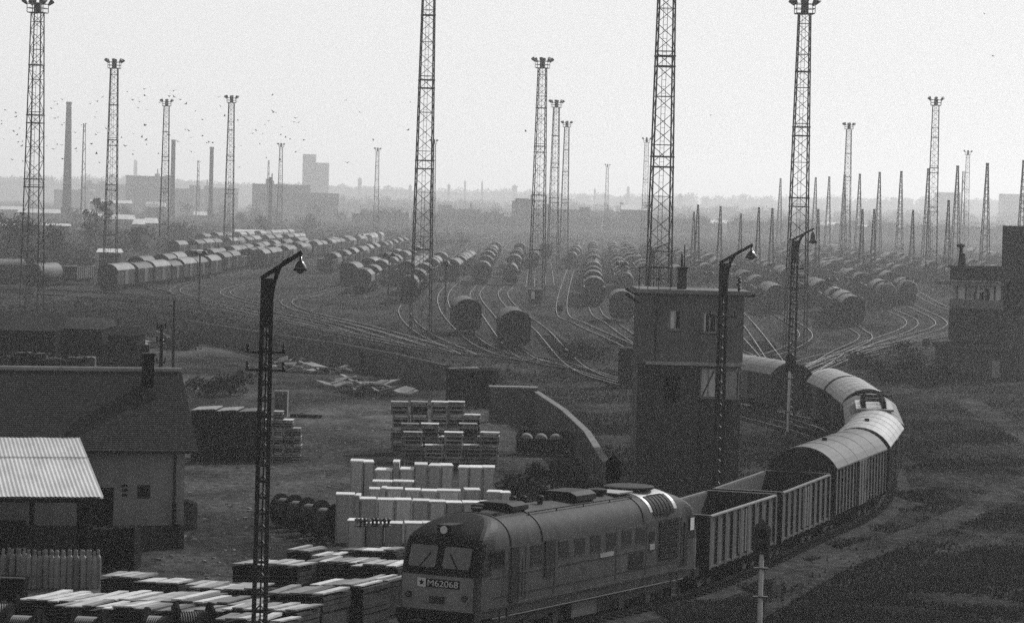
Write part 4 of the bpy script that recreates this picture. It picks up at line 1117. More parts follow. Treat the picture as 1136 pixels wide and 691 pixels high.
W2 = wallrun([(594,468),(625,492),(650,518),(672,554)], [2.0,2.0,1.95,1.8], 'pale-topped boundary wall curving down behind the locomotive')
b = at(568, 468); sB = F/b.y
t = thing('concrete_panel_wall', 'tall flat grey panel with a bright top edge behind the crates', 'wall', (b.x, b.y, 0), R(2))
m = MB(); zt_ = atd(568, 430, b.y).z; m.box(-26/sB, 27/sB, 0, .3, 0, zt_); m.build('panel', M_face, t); m = MB(); m.box(-26.5/sB, 27.5/sB, -.05, .35, zt_+.002, zt_+.1); m.build('coping', M_boxd, t)
for k, px in enumerate((402, 455)):
    b = at(px, 413+6*k); t = thing('wall_buttress', ('left' if k == 0 else 'right')+' dark buttress standing against the long retaining wall', 'buttress', b); m = MB(); m.prism([(.25,0),(.25,1.7),(-.25,1.7),(-.25,0)], -.5, -.2); fixn(m.build('pier', M_woodd, t))

# dark timber hut at the end of the wall
b = at(522, 452); t = thing('dark_shed', 'low black shed with planks on its roof at the end of the retaining wall', 'shed', b, R(-4))
s_ = F/b.y; zt_ = atd(522, 412, b.y).z
m = MB(); m.box(-28/s_, 28/s_, 0, 3, 0, zt_); m.build('wall', M_woodd, t); m = MB(); m.box(-30/s_, 30/s_, -.2, 3.2, zt_+.002, zt_+.1); ro = m.build('roof', M_woodd, t)
for k in range(5):
    m = MB(); M_ = Matrix.Translation((-1.2+k*.55, 1+.3*(k % 2), zt_+.12+.02*k)) @ Matrix.Rotation(R(40-14*k), 4, 'Z'); m.box(-.6, .6, -.08, .08, 0, .07, M_); m.build('plank', M_board, t)

# ------------------------------------------------------------ tiled house
rb = at(203, 608); hs2 = F/rb.y
house = thing('tiled_house', 'plastered house with dark tiled gable roof and small chimney on the left', 'house', (rb.x, rb.y, 0), R(15))
LW, DW = 16.0, 8.6; ZE = 4.15; OV = .55
ridge_z = 7.0
m = wall_with_holes(-LW, 0, 0, ZE, 0, .3, [(-1.95, -1.4, 2.05, 2.6), (-4.4, -2.9, .0, 2.5)])
m.box(-LW, -LW+.3, .3, DW, 0, ZE); m.box(-LW+.3, 0, DW-.3, DW, 0, ZE)
m.prism([(0, 0), (DW, 0), (DW, ZE), (DW/2, ridge_z-.25), (0, ZE)], -.3, 0, Matrix.Rotation(R(90), 4, 'Z') @ Matrix.Scale(1, 4)) if 0 else None
gv = [(0, .3, 0), (0, DW-.3, 0), (0, DW-.3, ZE), (0, DW/2, ridge_z-.35), (0, .3, ZE)]
m.add([Vector(p) for p in gv]+[Vector((p[0]-.3, p[1], p[2])) for p in gv], [(0,1,2,3,4), (9,8,7,6,5)]+[(i, (i+1) % 5, 5+(i+1) % 5, 5+i) for i in range(5)])
fixn(m.build('wall', M_plaster2, house))
m = MB(); m.box(-LW-.02, -2.9 if 0 else -4.42, -.03, -.002, 0, .95); m.box(-2.88, .03, -.03, -.002, 0, .95); m.build('plinth', M_plaster, house)
r = MB(); sl_ = Vector((0, DW/2+OV, ridge_z-(ZE-.22))); n_r = 40
for side in (0, 1):
    # tiled slope built of overlapping courses
    for k in range(n_r):
        a0 = k/n_r; a1 = (k+1.12)/n_r
        def P(x, a, up):
            y = -OV+(DW/2+OV)*min(a, 1.0); z = (ZE-.15)+(ridge_z-(ZE-.15))*min(a, 1.0)+up
            if side: y = DW-y
            return Vector((x, y, z))
        q = [P(-LW-.4, a0, .075), P(.45, a0, .075), P(.45, a1, .05), P(-LW-.4, a1, .05)]; q2 = [P(-LW-.4, a0, 0), P(.45, a0, 0), P(.45, a1, 0), P(-LW-.4, a1, 0)]
        r.add(q+q2, [(0,1,2,3), (4,7,6,5), (0,4,5,1), (1,5,6,2), (2,6,7,3), (3,7,4,0)])
ro = fixn(r.build('roof', M_tiles, house))
m = MB(); m.cyl((-LW-.4, DW/2, ridge_z+.08), (.45, DW/2, ridge_z+.08), .12, .12, 10); m.build('ridge_tiles', M_conc if 0 else M_plaster2, ro)
m = MB(); m.box(-LW-.4, .45, -OV-.12, -OV-.01, ZE-.2, ZE-.08); m.build('gutter', M_steel, ro)
m = MB(); xc = -1.15; m.box(xc-.22, xc+.22, DW/2-1.5, DW/2-.9, ridge_z-1.2, ridge_z+.75); m.box(xc-.28, xc+.28, DW/2-1.56, DW/2-.84, ridge_z+.752, ridge_z+.85); m.build('chimney', M_black, ro)
m = MB(); m.box(xc-.32, xc+.32, DW/2-1.75, DW/2-1.52, ridge_z-1.05, ridge_z-.6); m.build('chimney_flashing', M_plaster, ro)
w_ = MB(); w_.box(-1.93, -1.42, .1, .14, 2.07, 2.58); wo = w_.build('window', M_plaster, house); w_ = MB(); w_.box(-1.88, -1.47, .09, .099, 2.12, 2.53); w_.build('pane', M_glass, wo)
d_ = MB(); d_.box(-4.4, -2.9, .12, .18, 0, 2.5); d_.build('door', M_black, house)
m = MB(); m.cyl((-.42, -.07, 0), (-.42, -.07, ZE-.1), .05, .05, 8); m.build('downpipe', M_steel, house)
m = MB()
for dz in (0, .2, .38): m.box(-2.55, -2.35, -.05, -.003, 2.15+dz, 2.25+dz)
m.build('notice', M_black, house)
m = MB(); m.box(-.5, -.36, -.3, -.13, .6, 1.9); m.build('meter_box', M_woodd, house)
b = at(207, 588); t = thing('small_cupboard', 'narrow dark cupboard beside the right corner of the tiled house', 'cupboard', b, R(-9)); m = MB(); m.prism([(-.2,0),(.28,0),(.28,1.15),(-.2,1.3)], 0, .7); fixn(m.build('cabinet', M_woodd, t)); m = MB(); m.box(-.2,.3,-.03,-.002,.1,1.1); m.build('door', M_wood, t)
b = at(201, 607); t = thing('drain_post', 'short dark post at the foot of the house corner', 'post', (b.x-.1, b.y-.4, 0)); m = MB(); m.cyl((0,0,0),(0,0,.9),.07,.06,8); m.lathe([(.08,.9),(.1,.95),(.03,1.02)],8); m.build('post', M_steel, t)

# ------------------------------------------------------------ open shed with pale sheet roof
eb = atd(115, 551, F/30.0); Ys = F/30.0; RS = R(13); SE = eb.z; EX = eb.x
rt = F/26.8; rp = atd(84, 474, rt); 
t = thing('open_shed', 'open-sided store shed with pale corrugated sheet roof at the lower left', 'shed', (EX, Ys, 0), RS)
m = MB(); nC = 150; Wd = 12.0; _v = Matrix.Rotation(-RS, 2) @ Vector((rp.x-EX, rt-Ys)); dep = _v.y; rise = rp.z-SE; dx = _v.x
vs = []; 
for k in range(nC+1):
    for j in range(5):
        x = -Wd*k/nC
        vs.append(Vector((x+dx*j/4, dep*j/4, SE+rise*j/4+.011*math.cos(k*math.pi)+.006*math.sin(k*.37))))
fs = []
for k in range(nC):
    for j in range(4): a = k*5+j; fs.append((a, a+1, a+6, a+5))
m.add(vs, fs); m.add([v-Vector((0,0,.06)) for v in vs], [f[::-1] for f in fs])
fixn(m.build('roof', M_tin, t))
m = MB()
for j in (1, 2.1, 3): 
    yy = dep*j/4; m.box(-Wd+dx*j/4, dx*j/4-.02, yy-.03, yy+.03, SE+rise*j/4+.03, SE+rise*j/4+.055) if j == 2.1 else None
m.build('sheet_lap', M_plaster2, t)
m = MB(); m.box(-Wd, .0, -.06, -.02, SE-.22, SE-.06); m.build('fascia', M_woodd, t)
for x in (-.45, -2.6, -5.0, -7.4):
    for yy in (.3, dep-.3):
        m = MB(); m.box(x-.09, x+.09, yy-.09, yy+.09, 0, SE-.1+rise*yy/dep-.05); m.build('post', M_woodd, t)
m = MB(); m.box(-Wd, -.3, dep-.15, dep, 0, SE+rise-.3); m.build('back_wall', M_woodd, t)
m = MB(); m.box(-Wd, -2.7, 1.6, 1.7, 0, 2.2)
for k in range(14): m.box(-Wd+k*.7, -Wd+k*.7+.04, 1.57, 1.6, 0, 2.2)
m.build('board_partition', M_woodd, t)

# dark crate stacks beside the shed
def dark_stack(loc, w, d_, h, label, rz=0, layers=6, mt=None, name='crate_stack', cat='stack'):
    t = thing(name, label, cat, loc, rz); lh = h/layers
    for k in range(layers):
        m = MB(); j = random.uniform(-.03, .03)
        m.box(-w/2+j, w/2+j, 0, d_, k*lh, k*lh+.06); 
        for q in range(3): m.box(-w/2+j+(w-.1)*q/2, -w/2+j+(w-.1)*q/2+.1, .02, d_-.02, k*lh+.06, (k+1)*lh-.002)
        m.box(-w/2+j+.03, w/2+j-.03, .08, d_-.08, k*lh+.06, (k+1)*lh-.05)
        m.build('crate', mt or M_woodd, t)
    return t
b = at(110, 632); dark_stack(b, .9, 1.0, 1.6, 'dark crate stack next to the shed post, left of the wider one', R(-6), 5)
b = at(137, 632); dark_stack(b, .8, 1.2, 1.65, 'dark crate stack standing in front of the house door', R(-6), 6)

# gas cylinders
def gas():
    t = thing('gas_cylinder', '', 'gas cylinder', group='upright gas cylinders by the shed')
    m = MB(); m.lathe([(.11,0),(.12,.03),(.12,.98),(.105,1.07),(.06,1.14),(.04,1.17)], 14); m.build('bottle', M_gas, t, smooth=False)
    m = MB(); m.lathe([(.045,1.172),(.06,1.18),(.06,1.30),(.045,1.33)], 10); m.build('cap', M_gas, t)
    return t
PG = proto(gas())
for i, px in enumerate((26,31,38,43,50,57,63,70,77,84,92,99,104,108)):
    b = at(px, 652); place(PG, (b.x, b.y+random.uniform(-.05,.05), 0), random.random(), ORD[i]+' gas cylinder from the left in the front row below the pale shed roof', scale=(1, 1, 1.04+random.uniform(-.03,.03)))
for i, px in enumerate((29,35,46,54,60,67,74,81,88,95)):
    b = at(px, 652); place(PG, (b.x, b.y+.45, 0), random.random(), ORD[i]+' gas cylinder from the left in the back row, showing only its cap')
for i, px in enumerate((2,7,12,16,20,24)):
    b = at(px, 650); place(PG, (b.x, b.y+.3*(i % 2)+.2, 0), random.random(), ORD[i]+' gas cylinder from the frame edge in the loose cluster behind the dark bin')
b = at(10, 668); t = thing('metal_bin', 'dark open-topped metal bin with bright rim left of the gas cylinders', 'bin', b, R(-4)); s_ = F/b.y
m = MB(); m.prism([(-.45,0),(.42,0),(.5,.85),(-.5,.85)], 0, 1.0); fixn(m.build('tub', M_under, t)); m = MB(); m.box(-.55,.55,-.05,.02,.852,.9); m.build('rim', M_conc, t)

# ------------------------------------------------------------ board piles in the foreground
def pile(px0, px1, py, z, depth, label, rz=-22, layers=8, boards=5, raised=0):
    # front top edge runs px0..px1 at py, at height z
    pm = at((px0+px1)/2, py, z); s_ = F/pm.y; w = (px1-px0)/s_
    t = thing('board_pile', label, 'pile of boards', (pm.x, pm.y, 0), R(rz*.0), 'board piles in the foreground yard')
    sk = math.tan(R(-rz)); lh = z/layers
    m = MB()
    for k in range(layers):
        j = random.uniform(-.04, .04); z0, z1 = k*lh, (k+1)*lh-.035
        q = [(-w/2+j, 0), (w/2+j, 0), (w/2+j+sk*depth, depth), (-w/2+j+sk*depth, depth)]
        m.add([Vector((a, b, z0)) for a, b in q]+[Vector((a, b, z1)) for a, b in q], [(0,3,2,1),(4,5,6,7),(0,1,5,4),(1,2,6,5),(2,3,7,6),(3,0,4,7)])
    m.add([Vector((a*.97, b, 0)) for a, b in q]+[Vector((a*.97, b, z-.04)) for a, b in q], [(0,3,2,1),(4,5,6,7),(0,1,5,4),(1,2,6,5),(2,3,7,6),(3,0,4,7)])
    m.build('board_layers', M_wood, t)
    for k in range(boards):
        bw_ = w/boards; x0 = -w/2+k*bw_+random.uniform(-.08, .04); bb = MB(); lift = random.choice((0, .05, .1, .2)) + raised
        j = random.uniform(-.15, .15); a_ = random.uniform(.86, .99)*bw_; dd_ = depth*random.uniform(.85, 1.05); o_ = random.uniform(-.12, .1); tl = random.uniform(-.04, .06)
        q = [(x0, o_), (x0+a_, o_), (x0+a_+sk*dd_+j, o_+dd_), (x0+sk*dd_+j, o_+dd_)]; z0 = z+.004+lift*.3+.003*k
        bb.add([Vector((a, b, z0+(tl if i > 1 else 0)*0)) for i, (a, b) in enumerate(q)]+[Vector((a, b, z0+.05+(max(tl, 0) if i > 1 else 0))) for i, (a, b) in enumerate(q)], [(0,3,2,1),(4,5,6,7),(0,1,5,4),(1,2,6,5),(2,3,7,6),(3,0,4,7)])
        bb.build('top_board', M_board, t)
    return t
PILES = [
 (112,158,642,.75,1.4,'short pile of two boards farthest left, just beyond the long board rows'), (148,200,648,.6,1.2,'low dark pile between two short board piles left of the big lamp'),
 (207,262,652,.6,1.3,'flat dark-sided board pile ending at the big lamp post'), (258,332,628,1.3,1.5,'board pile crossed by the big lamp post at the back'),
 (341,408,625,1.3,1.6,'board pile with fanned pale tops in the back row, left of the last one'), (391,441,629,1.35,1.5,'board pile touching the locomotive nose in the back row'),
 (318,345,612,.9,1.6,'small raised pile with one white board at the very back'), (345,376,618,.9,1.2,'small board pile behind the fanned pale tops'), (376,440,612,.7,1.0,'dull weathered board pile behind the locomotive nose'),
 (210,285,655,1.0,1.6,'board pile left of the lamp post in the middle row'), (298,358,660,1.45,2.0,'tall board pile with ragged right side, right of the lamp post'),
 (345,404,651,1.45,2.0,'tall board pile with bright corner board, middle row right'), (404,430,646,1.3,1.6,'narrow tall pile between bright corner pile and locomotive'),
 (20,115,668,1.0,2.6,'wide board pile at the left with long pale sheets'), (60,160,676,1.0,1.6,'wide board pile in front of the long pale sheets'), (118,215,668,1.05,2.4,'wide board pile in the centre of the left foreground'),
 (150,250,680,1.05,1.6,'front board pile just behind the cable drums'), (215,300,672,1.15,1.8,'board pile left of the lamp foot in the front row'), (246,330,678,1.25,1.6,'board pile with stepped layers right of the lamp foot'), (240,312,690,1.2,1.3,'lowest board pile at the bottom edge beside the lamp foot'),
]
for p in PILES: pile(p[0], p[1], p[2], p[3], p[4], p[5], boards=max(4, int((p[1]-p[0])/11)))

# cable drums
def drum(r=.62, w=.66, core=.42):
    t = thing('cable_drum', '', 'cable drum'); Mx = Matrix.Translation((0, 0, r)) @ Matrix.Rotation(R(90), 4, 'Y')
    for e in (-1, 1):
        m = MB(); m.lathe([(.08, e*w/2-.03), (r, e*w/2-.03), (r, e*w/2+.03), (.08, e*w/2+.03)], 26, Mx)
        for k in range(6):
            a = k*math.pi/3; m.bar((e*(w/2+.045), .1*math.cos(a), r+.1*math.sin(a)), (e*(w/2+.045), r*.93*math.cos(a), r+r*.93*math.sin(a)), .03, .08)
        fixn(m.build('flange', M_woodd, t))
    m = MB(); prof = []; n = 12
    for k in range(n): z = -w/2+.04+(w-.08)*k/n; prof += [(core, z), (core+.025, z+(w-.08)/n*.5)]
    prof.append((core, w/2-.04)); m.lathe(prof, 24, Mx); fixn(m.build('wound_cable', M_cable, t, smooth=False))
    return t
PD = proto(drum())
for i, (px, py, rz, sc, lb) in enumerate(((0,726,10,1.52,'cable drum in the bottom left corner'), (26,732,-8,1.31,'pale-cored cable drum second from the bottom left corner'), (63,742,5,1.24,'low cable drum behind a dark flange, third from the left'), (98,736,-10,1.38,'cable drum below the wide board pile, fourth from the left'), (135,748,20,1.24,'dark cable drum in the middle of the bottom edge drums'), (178,738,-6,1.45,'cable drum with brightly ribbed cable at the bottom edge'), (213,738,14,1.59,'large cable drum nearest the lamp foot'))):
    b = at(px, py); place(PD, b, R(rz), lb, 'cable drums along the bottom edge', scale=(sc, sc, sc))
for i, (px, py, sc, lb) in enumerate(((318,584,1.18,'leftmost dark cable drum in the row on the dirt yard'), (332,588,1.2,'second dark cable drum in the row on the dirt yard'), (347,593,1.25,'third dark cable drum in the row on the dirt yard'), (363,598,1.25,'dark cable drum against the pale boxes'))):
    b = at(px, py); place(PD, b, R(-35), lb, 'dark cable drums on the dirt yard', scale=(sc, sc, sc))

# ------------------------------------------------------------ pale boxes
def pbox():
    t = thing('pale_box', '', 'box', group='pale boxes stacked in rows')
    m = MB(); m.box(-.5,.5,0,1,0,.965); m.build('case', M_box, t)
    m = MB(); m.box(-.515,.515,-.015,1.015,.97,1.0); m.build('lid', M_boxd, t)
    m = MB(); m.box(-.46,-.42,-.012,-.001,.02,.95); m.box(.42,.46,-.012,-.001,.02,.95); m.build('batten', M_conc, t); return t
PBX = proto(pbox())
def boxrow(rowname, base, items, depth=1.0):
    n = 0
    for (x0, x1, yt) in items:
        b = at((x0+x1)/2, base); s_ = F/b.y; zt_ = atd((x0+x1)/2, yt, b.y).z
        place(PBX, (b.x, b.y+random.uniform(-.06,.06), 0), R(random.uniform(-5,5)), ORD[n]+' pale box from the left in the '+rowname, scale=((x1-x0-1)/s_, depth, zt_)); n += 1
boxrow('rearmost row of tall boxes', 575, [(387,402,511),(402,414,512),(414,434,521),(434,442,512),(442,458,520),(458,473,515),(473,488,516),(488,502,516),(506,519,518),(519,534,518),(534,548,518)], 1.3)
boxrow('row below the two white sheets', 592, [(408,421,542),(421,427,541),(427,446,542),(448,466,543),(466,484,544),(484,510,544),(514,532,543),(538,554,545),(554,566,546)], 1.0)
boxrow('long row third from the back', 602, [(371,392,548),(392,398,549),(398,417,553),(417,437,554),(437,456,554),(456,475,555),(475,494,556),(494,512,557),(512,532,557),(532,552,557)], 1.0)
boxrow('front row nearest the locomotive', 614, [(384,404,577),(405,424,580),(426,446,580),(448,468,580),(468,488,580),(488,508,582)], 1.0)
for px0, px1, lb in ((413,435,'plain white sheet laid across the pale boxes'), (436,459,'speckled white sheet laid across the pale boxes')):
    p = at((px0+px1)/2, 535, 2.05); t = thing('white_sheet', lb, 'sheet', (p.x, p.y, p.z)); s_ = F/p.y
    m = MB(); n = 10
    for i in range(n): x0 = -(px1-px0)/2/s_+(px1-px0)/s_*i/n; m.box(x0, x0+(px1-px0)/s_/n-.01, 0, .95, 0+(.0 if i % 2 else .008), .05)
    m.build('sheet', M_boxd, t)
for i in range(9):
    px = 396+i*4.4; p = at(px, 576, 1.6); t = thing('valve_fitting', ORD[i]+' small dark metal fitting from the left, heaped on the front pale boxes', 'fitting', (p.x, p.y, 1.31), 0, 'metal fittings on the boxes')
    m = MB(); m.lathe([(.1,0),(.12,.03),(.05,.08),(.05,.2),(.1,.24),(.11,.3),(.03,.36)], 10, Matrix.Rotation(R(random.uniform(-20,20)), 4, 'X')); m.build('casting', M_steel if i % 3 else M_conc, t)

# ------------------------------------------------------------ open lattice crates
def ocrate():
    t = thing('slatted_crate', '', 'crate', group='slatted crates stacked in columns')
    m = MB(); a = .5
    for sx in (-1, 1):
        for sy in (0, 1): m.box(sx*a-.05*(1 if sx > 0 else -1)*1 if 0 else (sx*a if sx < 0 else a-.08), (sx*a+.08 if sx < 0 else a), sy*.92, sy*.92+.08, .06, .90)
    for z in (0.0, .30, .60):
        for y in (-.002, .945): m.box(-a, a, y, y+.055, z+.0, z+.11)
        for sx in (-1, 1): x0, x1 = sorted((sx*(a-.003), sx*(a+.03))); m.box(x0, x1, 0.06, .94, z, z+.11)
        m.build('frame', M_slat, t)
    m = MB(); m.box(-a+.1, a-.1, .2, .85, .1, .6); m.build('dark_filling', M_woodd, t)  # dark block fills the crate so gaps between slats stay dark
    m = MB(); m.box(-a-.03, a+.03, -.03, 1.03, .905, .955); m.build('lid', M_board, t); return t
PC = proto(ocrate())
def cratecols(desc, base, cols_, w, n, topskip=(), h=None):
    for i, px in enumerate(cols_):
        b = at(px, base); s_ = F/b.y; hh = h or 15.0/s_; nn = n[i % len(n)]
        for k in range(nn):
            place(PC, (b.x+random.uniform(-.05,.05), b.y+random.uniform(-.05,.05), k*hh*.96), R(random.uniform(-4,4)), ORD[k]+' crate up, '+ORD[i]+' column, '+desc, scale=(w/s_, 1.0, hh))
cratecols('rear slatted crate stack left of the tall panel', 503, (443,464,486,505,522), 18, (4,4,4,4,3))
cratecols('middle slatted crate stack', 513, (455,476,497,518,536), 19, (3,3,2,3,2))
cratecols('front slatted crate stack above the pale boxes', 522, (458,480,503,524,541), 20, (3,2,3,2,3), h=.72)
cratecols('dark pallet columns right of the timber stack', 512, (297,308,319,328), 10, (5,6,5,4), h=.48)
# long dark timber stack
for i, (x0, x1, yt) in enumerate(((210,238,456),(238,262,457),(262,288,458))):
    b = at((x0+x1)/2, 512); s_ = F/b.y; zt_ = atd((x0+x1)/2, yt, b.y).z
    t = thing('timber_stack', ORD[i]+' section from the left of the tall dark timber stack behind the house', 'timber stack', b, R(-3), 'tall dark timber stack'); w_ = (x1-x0-1)/s_
    m = MB(); n = 12
    for k in range(n):
        for q in range(6):
            m.box(-w_/2+w_*q/6+.01, -w_/2+w_*(q+1)/6-.01, random.uniform(0,.12), 3, zt_*k/n, zt_*(k+1)/n-.02)
    m.build('timbers', M_woodd, t)
    m = MB()
    for q in range(5): m.box(-w_/2+w_*q/5+.01, -w_/2+w_*(q+1)/5-.01, random.uniform(-.1,.1), 3.0, zt_+.002+.02*q, zt_+.06+.02*q)
    m.build('cover_boards', M_board, t)
# crate container with round things
b = at(600, 506); s_ = F/b.y; t = thing('parts_container', 'open-fronted dark container holding three white rounded sacks', 'container', b, R(-6))
m = MB(); wv = 56/s_/2; m.box(-wv, wv, 0, 1.9, 0, .12); m.box(-wv, wv, 1.8, 1.9, .12, 1.35); m.box(-wv, -wv+.08, 0, 1.8, .12, 1.3); m.box(wv-.08, wv, 0, 1.8, .12, 1.3); m.box(-wv+.08, wv-.08, 0, .08, .12, 1.0); m.build('shell', M_under, t)
m = MB(); m.bar((-wv-.1, -.1, .5), (-wv+.1, -.05, .15), .09); m.bar((wv+.1, -.1, .5), (wv+.3, -.1, .1), .09); m.bar((-wv, -.05, .12), (wv, -.05, .12), .04); m.build('trim', M_conc, t)
for i in range(3):
    s2 = thing('round_bale', ('left','middle','right')[i]+' white rounded bale lying in the dark container', 'bale', (b.x-.85+i*.85, b.y+.6, .5), R(0), 'round bales in the container')
    m = MB(); m.lathe([(.05,-.7),(.3,-.65),(.38,-.5),(.38,.5),(.3,.65),(.05,.7)], 16, Matrix.Translation((0,.3,.36)) @ Matrix.Rotation(R(90), 4, 'X')); m.build('bale', M_conc, s2, smooth=True)

# broken slab heaps in the dirt yard
def rubble(px, py, w, d_, n, label, hmax=.5):
    b = at(px, py); t = thing('slab_heap', label, 'slab heap', b); 
    m = MB()
    for i in range(n):
        M_ = Matrix.Translation((random.gauss(0, w/3), random.gauss(0, d_/3), random.uniform(0, hmax))) @ Matrix.Rotation(random.uniform(0, 3.1), 4, 'Z') @ Matrix.Rotation(R(random.uniform(-22, 22)), 4, 'X') @ Matrix.Rotation(R(random.uniform(-15, 15)), 4, 'Y')
        a, c = random.uniform(.3, 1.1), random.uniform(.2, .7); m.box(-a, a, -c, c, 0, random.uniform(.06, .16), M_)
    m.build('slabs', M_rubble, t)
rubble(320,404,3,3,12,'slab heap farthest left below the retaining wall'); rubble(340,413,4.5,4,22,'wide slab heap right of the big lamp post')
rubble(390,427,4.5,5,24,'slab heap with long leaning beams in mid-yard'); rubble(415,438,3,2,16,'dark-topped slab heap left of the slatted crates', .8); rubble(388,436,1.4,1.5,7,'small pale slab heap beside the leaning beams')
rubble(170,385,3,5,14,'rubble heap beyond the house chimney'); rubble(160,376,4,4,14,'pale rubble heap farther beyond the house chimney')
b = at(325, 463); t = thing('dark_plank', 'long dark plank lying on the dirt right of the pallet columns', 'plank', b, R(-4)); m = MB(); m.box(-.2,1.9,0,.5,0,.2); m.build('plank', M_woodd, t)
b = at(208, 440); t = thing('white_hurdle', 'small pale barrier left of the dark mound behind the house', 'barrier', b); m = MB(); m.box(-.6,.5,0,.06,.1,.5); m.bar((.5,0,0),(.5,0,.8),.06); m.bar((-.6,0,0),(-.6,0,.6),.06); m.build('boards', M_conc, t)
b = at(311, 462); t = thing('grey_cabinet', 'pale grey cabinet beside the lamp post above the pallet columns', 'cabinet', (b.x, b.y, 0)); m = MB(); m.box(-.45,.45,0,.9,0,1.7); m.build('case', M_conc, t); m = MB(); m.box(-.36,.36,-.03,-.002,.15,1.55); m.build('door', M_concd, t)

m = MB(); n_ = 0
while n_ < 1300:
    px, py = random.uniform(-20, 600), random.uniform(385, 690)
    if not pip(px, py, P_yard): continue
    b = at(px, py); 
    if wn(b.x, b.y, .35, 6) < .2 and random.random() < .75: continue
    q = random.uniform(.02, .08); M_ = Matrix.Translation((b.x, b.y, 0)) @ Matrix.Rotation(random.uniform(0, 3), 4, 'Z') @ Matrix.Rotation(random.uniform(-.5, .5), 4, 'X'); m.box(-q, q*random.uniform(.5, 3), -q, q, -.02, q*.9, M_); n_ += 1
o = m.build('gravel', M_rubble); struct(o, 'stuff'); tag(o, 'loose stones and chips scattered over the dirt yard', 'gravel')
# dark sheds and covered loads at the left behind the house ridge
def gable_shed(px0, px1, pbase, peave, ptop, dep, label, mt=M_woodd, rm=M_woodd, name='storage_shed', cat='shed', round_=False):
    pm = (px0+px1)/2; b = at(pm, pbase); s_ = F/b.y; ze = atd(pm, peave, b.y).z; zt_ = atd(pm, ptop, b.y+dep/2).z; w_ = (px1-px0)/s_/2
    t = thing(name, label, cat, (b.x, b.y, 0)); m = MB(); m.box(-w_, w_, 0, dep, 0, ze); m.build('wall', mt, t)
    r = MB(); n = 8; zt_ = max(zt_, ze+.3)
    P = [(-w_-.1, -.15, ze)] 
    pts_ = []
    for k in range(n+1):
        u = k/n; y = -.15+(dep+.3)*u; z = ze+(zt_-ze)*(math.sin(math.pi*u) if round_ else 1-abs(2*u-1)); pts_.append((y, z))
    vs = [Vector((-w_-.1, y, z+.01)) for y, z in pts_]+[Vector((w_+.1, y, z+.01)) for y, z in pts_]
    N = n+1; r.add(vs, [(i, i+1, N+i+1, N+i) for i in range(n)]+[tuple(range(N)), tuple(range(2*N-1, N-1, -1)), (0, N, 2*N-1, N-1)]); fixn(r.build('roof', rm, t)); return t
gable_shed(-60, 60, 425, 366, 346, 10, 'long dark shed behind the house ridge at the left edge', rm=M_fard)
gable_shed(62, 112, 424, 365, 352, 8, 'dark round-roofed shed behind the house ridge', rm=M_farroof, round_=True)
gable_shed(108, 152, 422, 372, 362, 5, 'dark tarpaulined load right of the round-roofed shed', rm=M_woodd)
b = at(135, 428); s_ = F/b.y; t = thing('board_fence', 'tall black board fence right of the dark sheds', 'fence', b); m = MB(); zt_ = atd(135, 382, b.y).z
for k in range(24): x0 = -30/s_+60/s_*k/24; m.box(x0, x0+60/s_/24-.02, 0, .1, 0, zt_+random.uniform(-.03,.03))
m.build('boards', M_woodd, t)
for i in range(9):
    px = random.uniform(0, 100); p = atd(px, random.uniform(386, 398), F/15.2); bb = thing('scrap_bale', ORD[i]+' glinting scrap bale in the line behind the house ridge, no two alike in height', 'scrap', (at(2+i*11.5, 440).x, F/15.6, 0), 0, 'scrap bales behind the ridge')
    m = MB(); hh = atd(50, 388+random.uniform(0,9), F/15.6).z; m.box(-.6, .6, 0, 1, 0, hh-.25)
    for q in range(5): M_ = Matrix.Translation((random.uniform(-.5,.5), random.uniform(0,.8), hh-.25)) @ Matrix.Rotation(random.uniform(0,3), 4, 'Z') @ Matrix.Rotation(R(random.uniform(-25,25)), 4, 'X'); m.box(-.3,.3,-.15,.15,0,.08,M_)
    m.build('metal', M_wheel, bb)

# ------------------------------------------------------------ vegetation
def leafball(m, c, r, n, sz, flat=.75):
    for _ in range(n):
        while True:
            v = Vector((random.uniform(-1,1), random.uniform(-1,1), random.uniform(-1,1)))
            if .25 < v.length < 1: break
        p = Vector(c)+Vector((v.x*r, v.y*r, v.z*r*flat)); q = Vector((random.gauss(0,1), random.gauss(0,1), random.gauss(0,1))).normalized(); u = q.orthogonal().normalized()*sz*random.uniform(.6,1.3); w_ = q.cross(u)*.7
        m.add([p-u, p+w_*.6, p+u, p-w_*.6], [(0,1,2,3)])
def shrub(px, py, r, h, label, n=5):
    b = at(px, py); t = thing('shrub', label, 'shrub', b, 0, 'shrubs')
    m = MB()
    for k in range(6): a = random.uniform(0, 6.3); m.cyl((0,0,0), (r*.5*math.cos(a), r*.5*math.sin(a), h*.6), .04, .02, 5)
    m.build('stems', M_woodd, t)
    m = MB()
    for _ in range(n*3): leafball(m, (random.gauss(0, r*.42), random.gauss(0, r*.42), random.uniform(.15, .8)*h), r*.35, 90, .12)
    m.build('foliage', M_leaf, t); return t
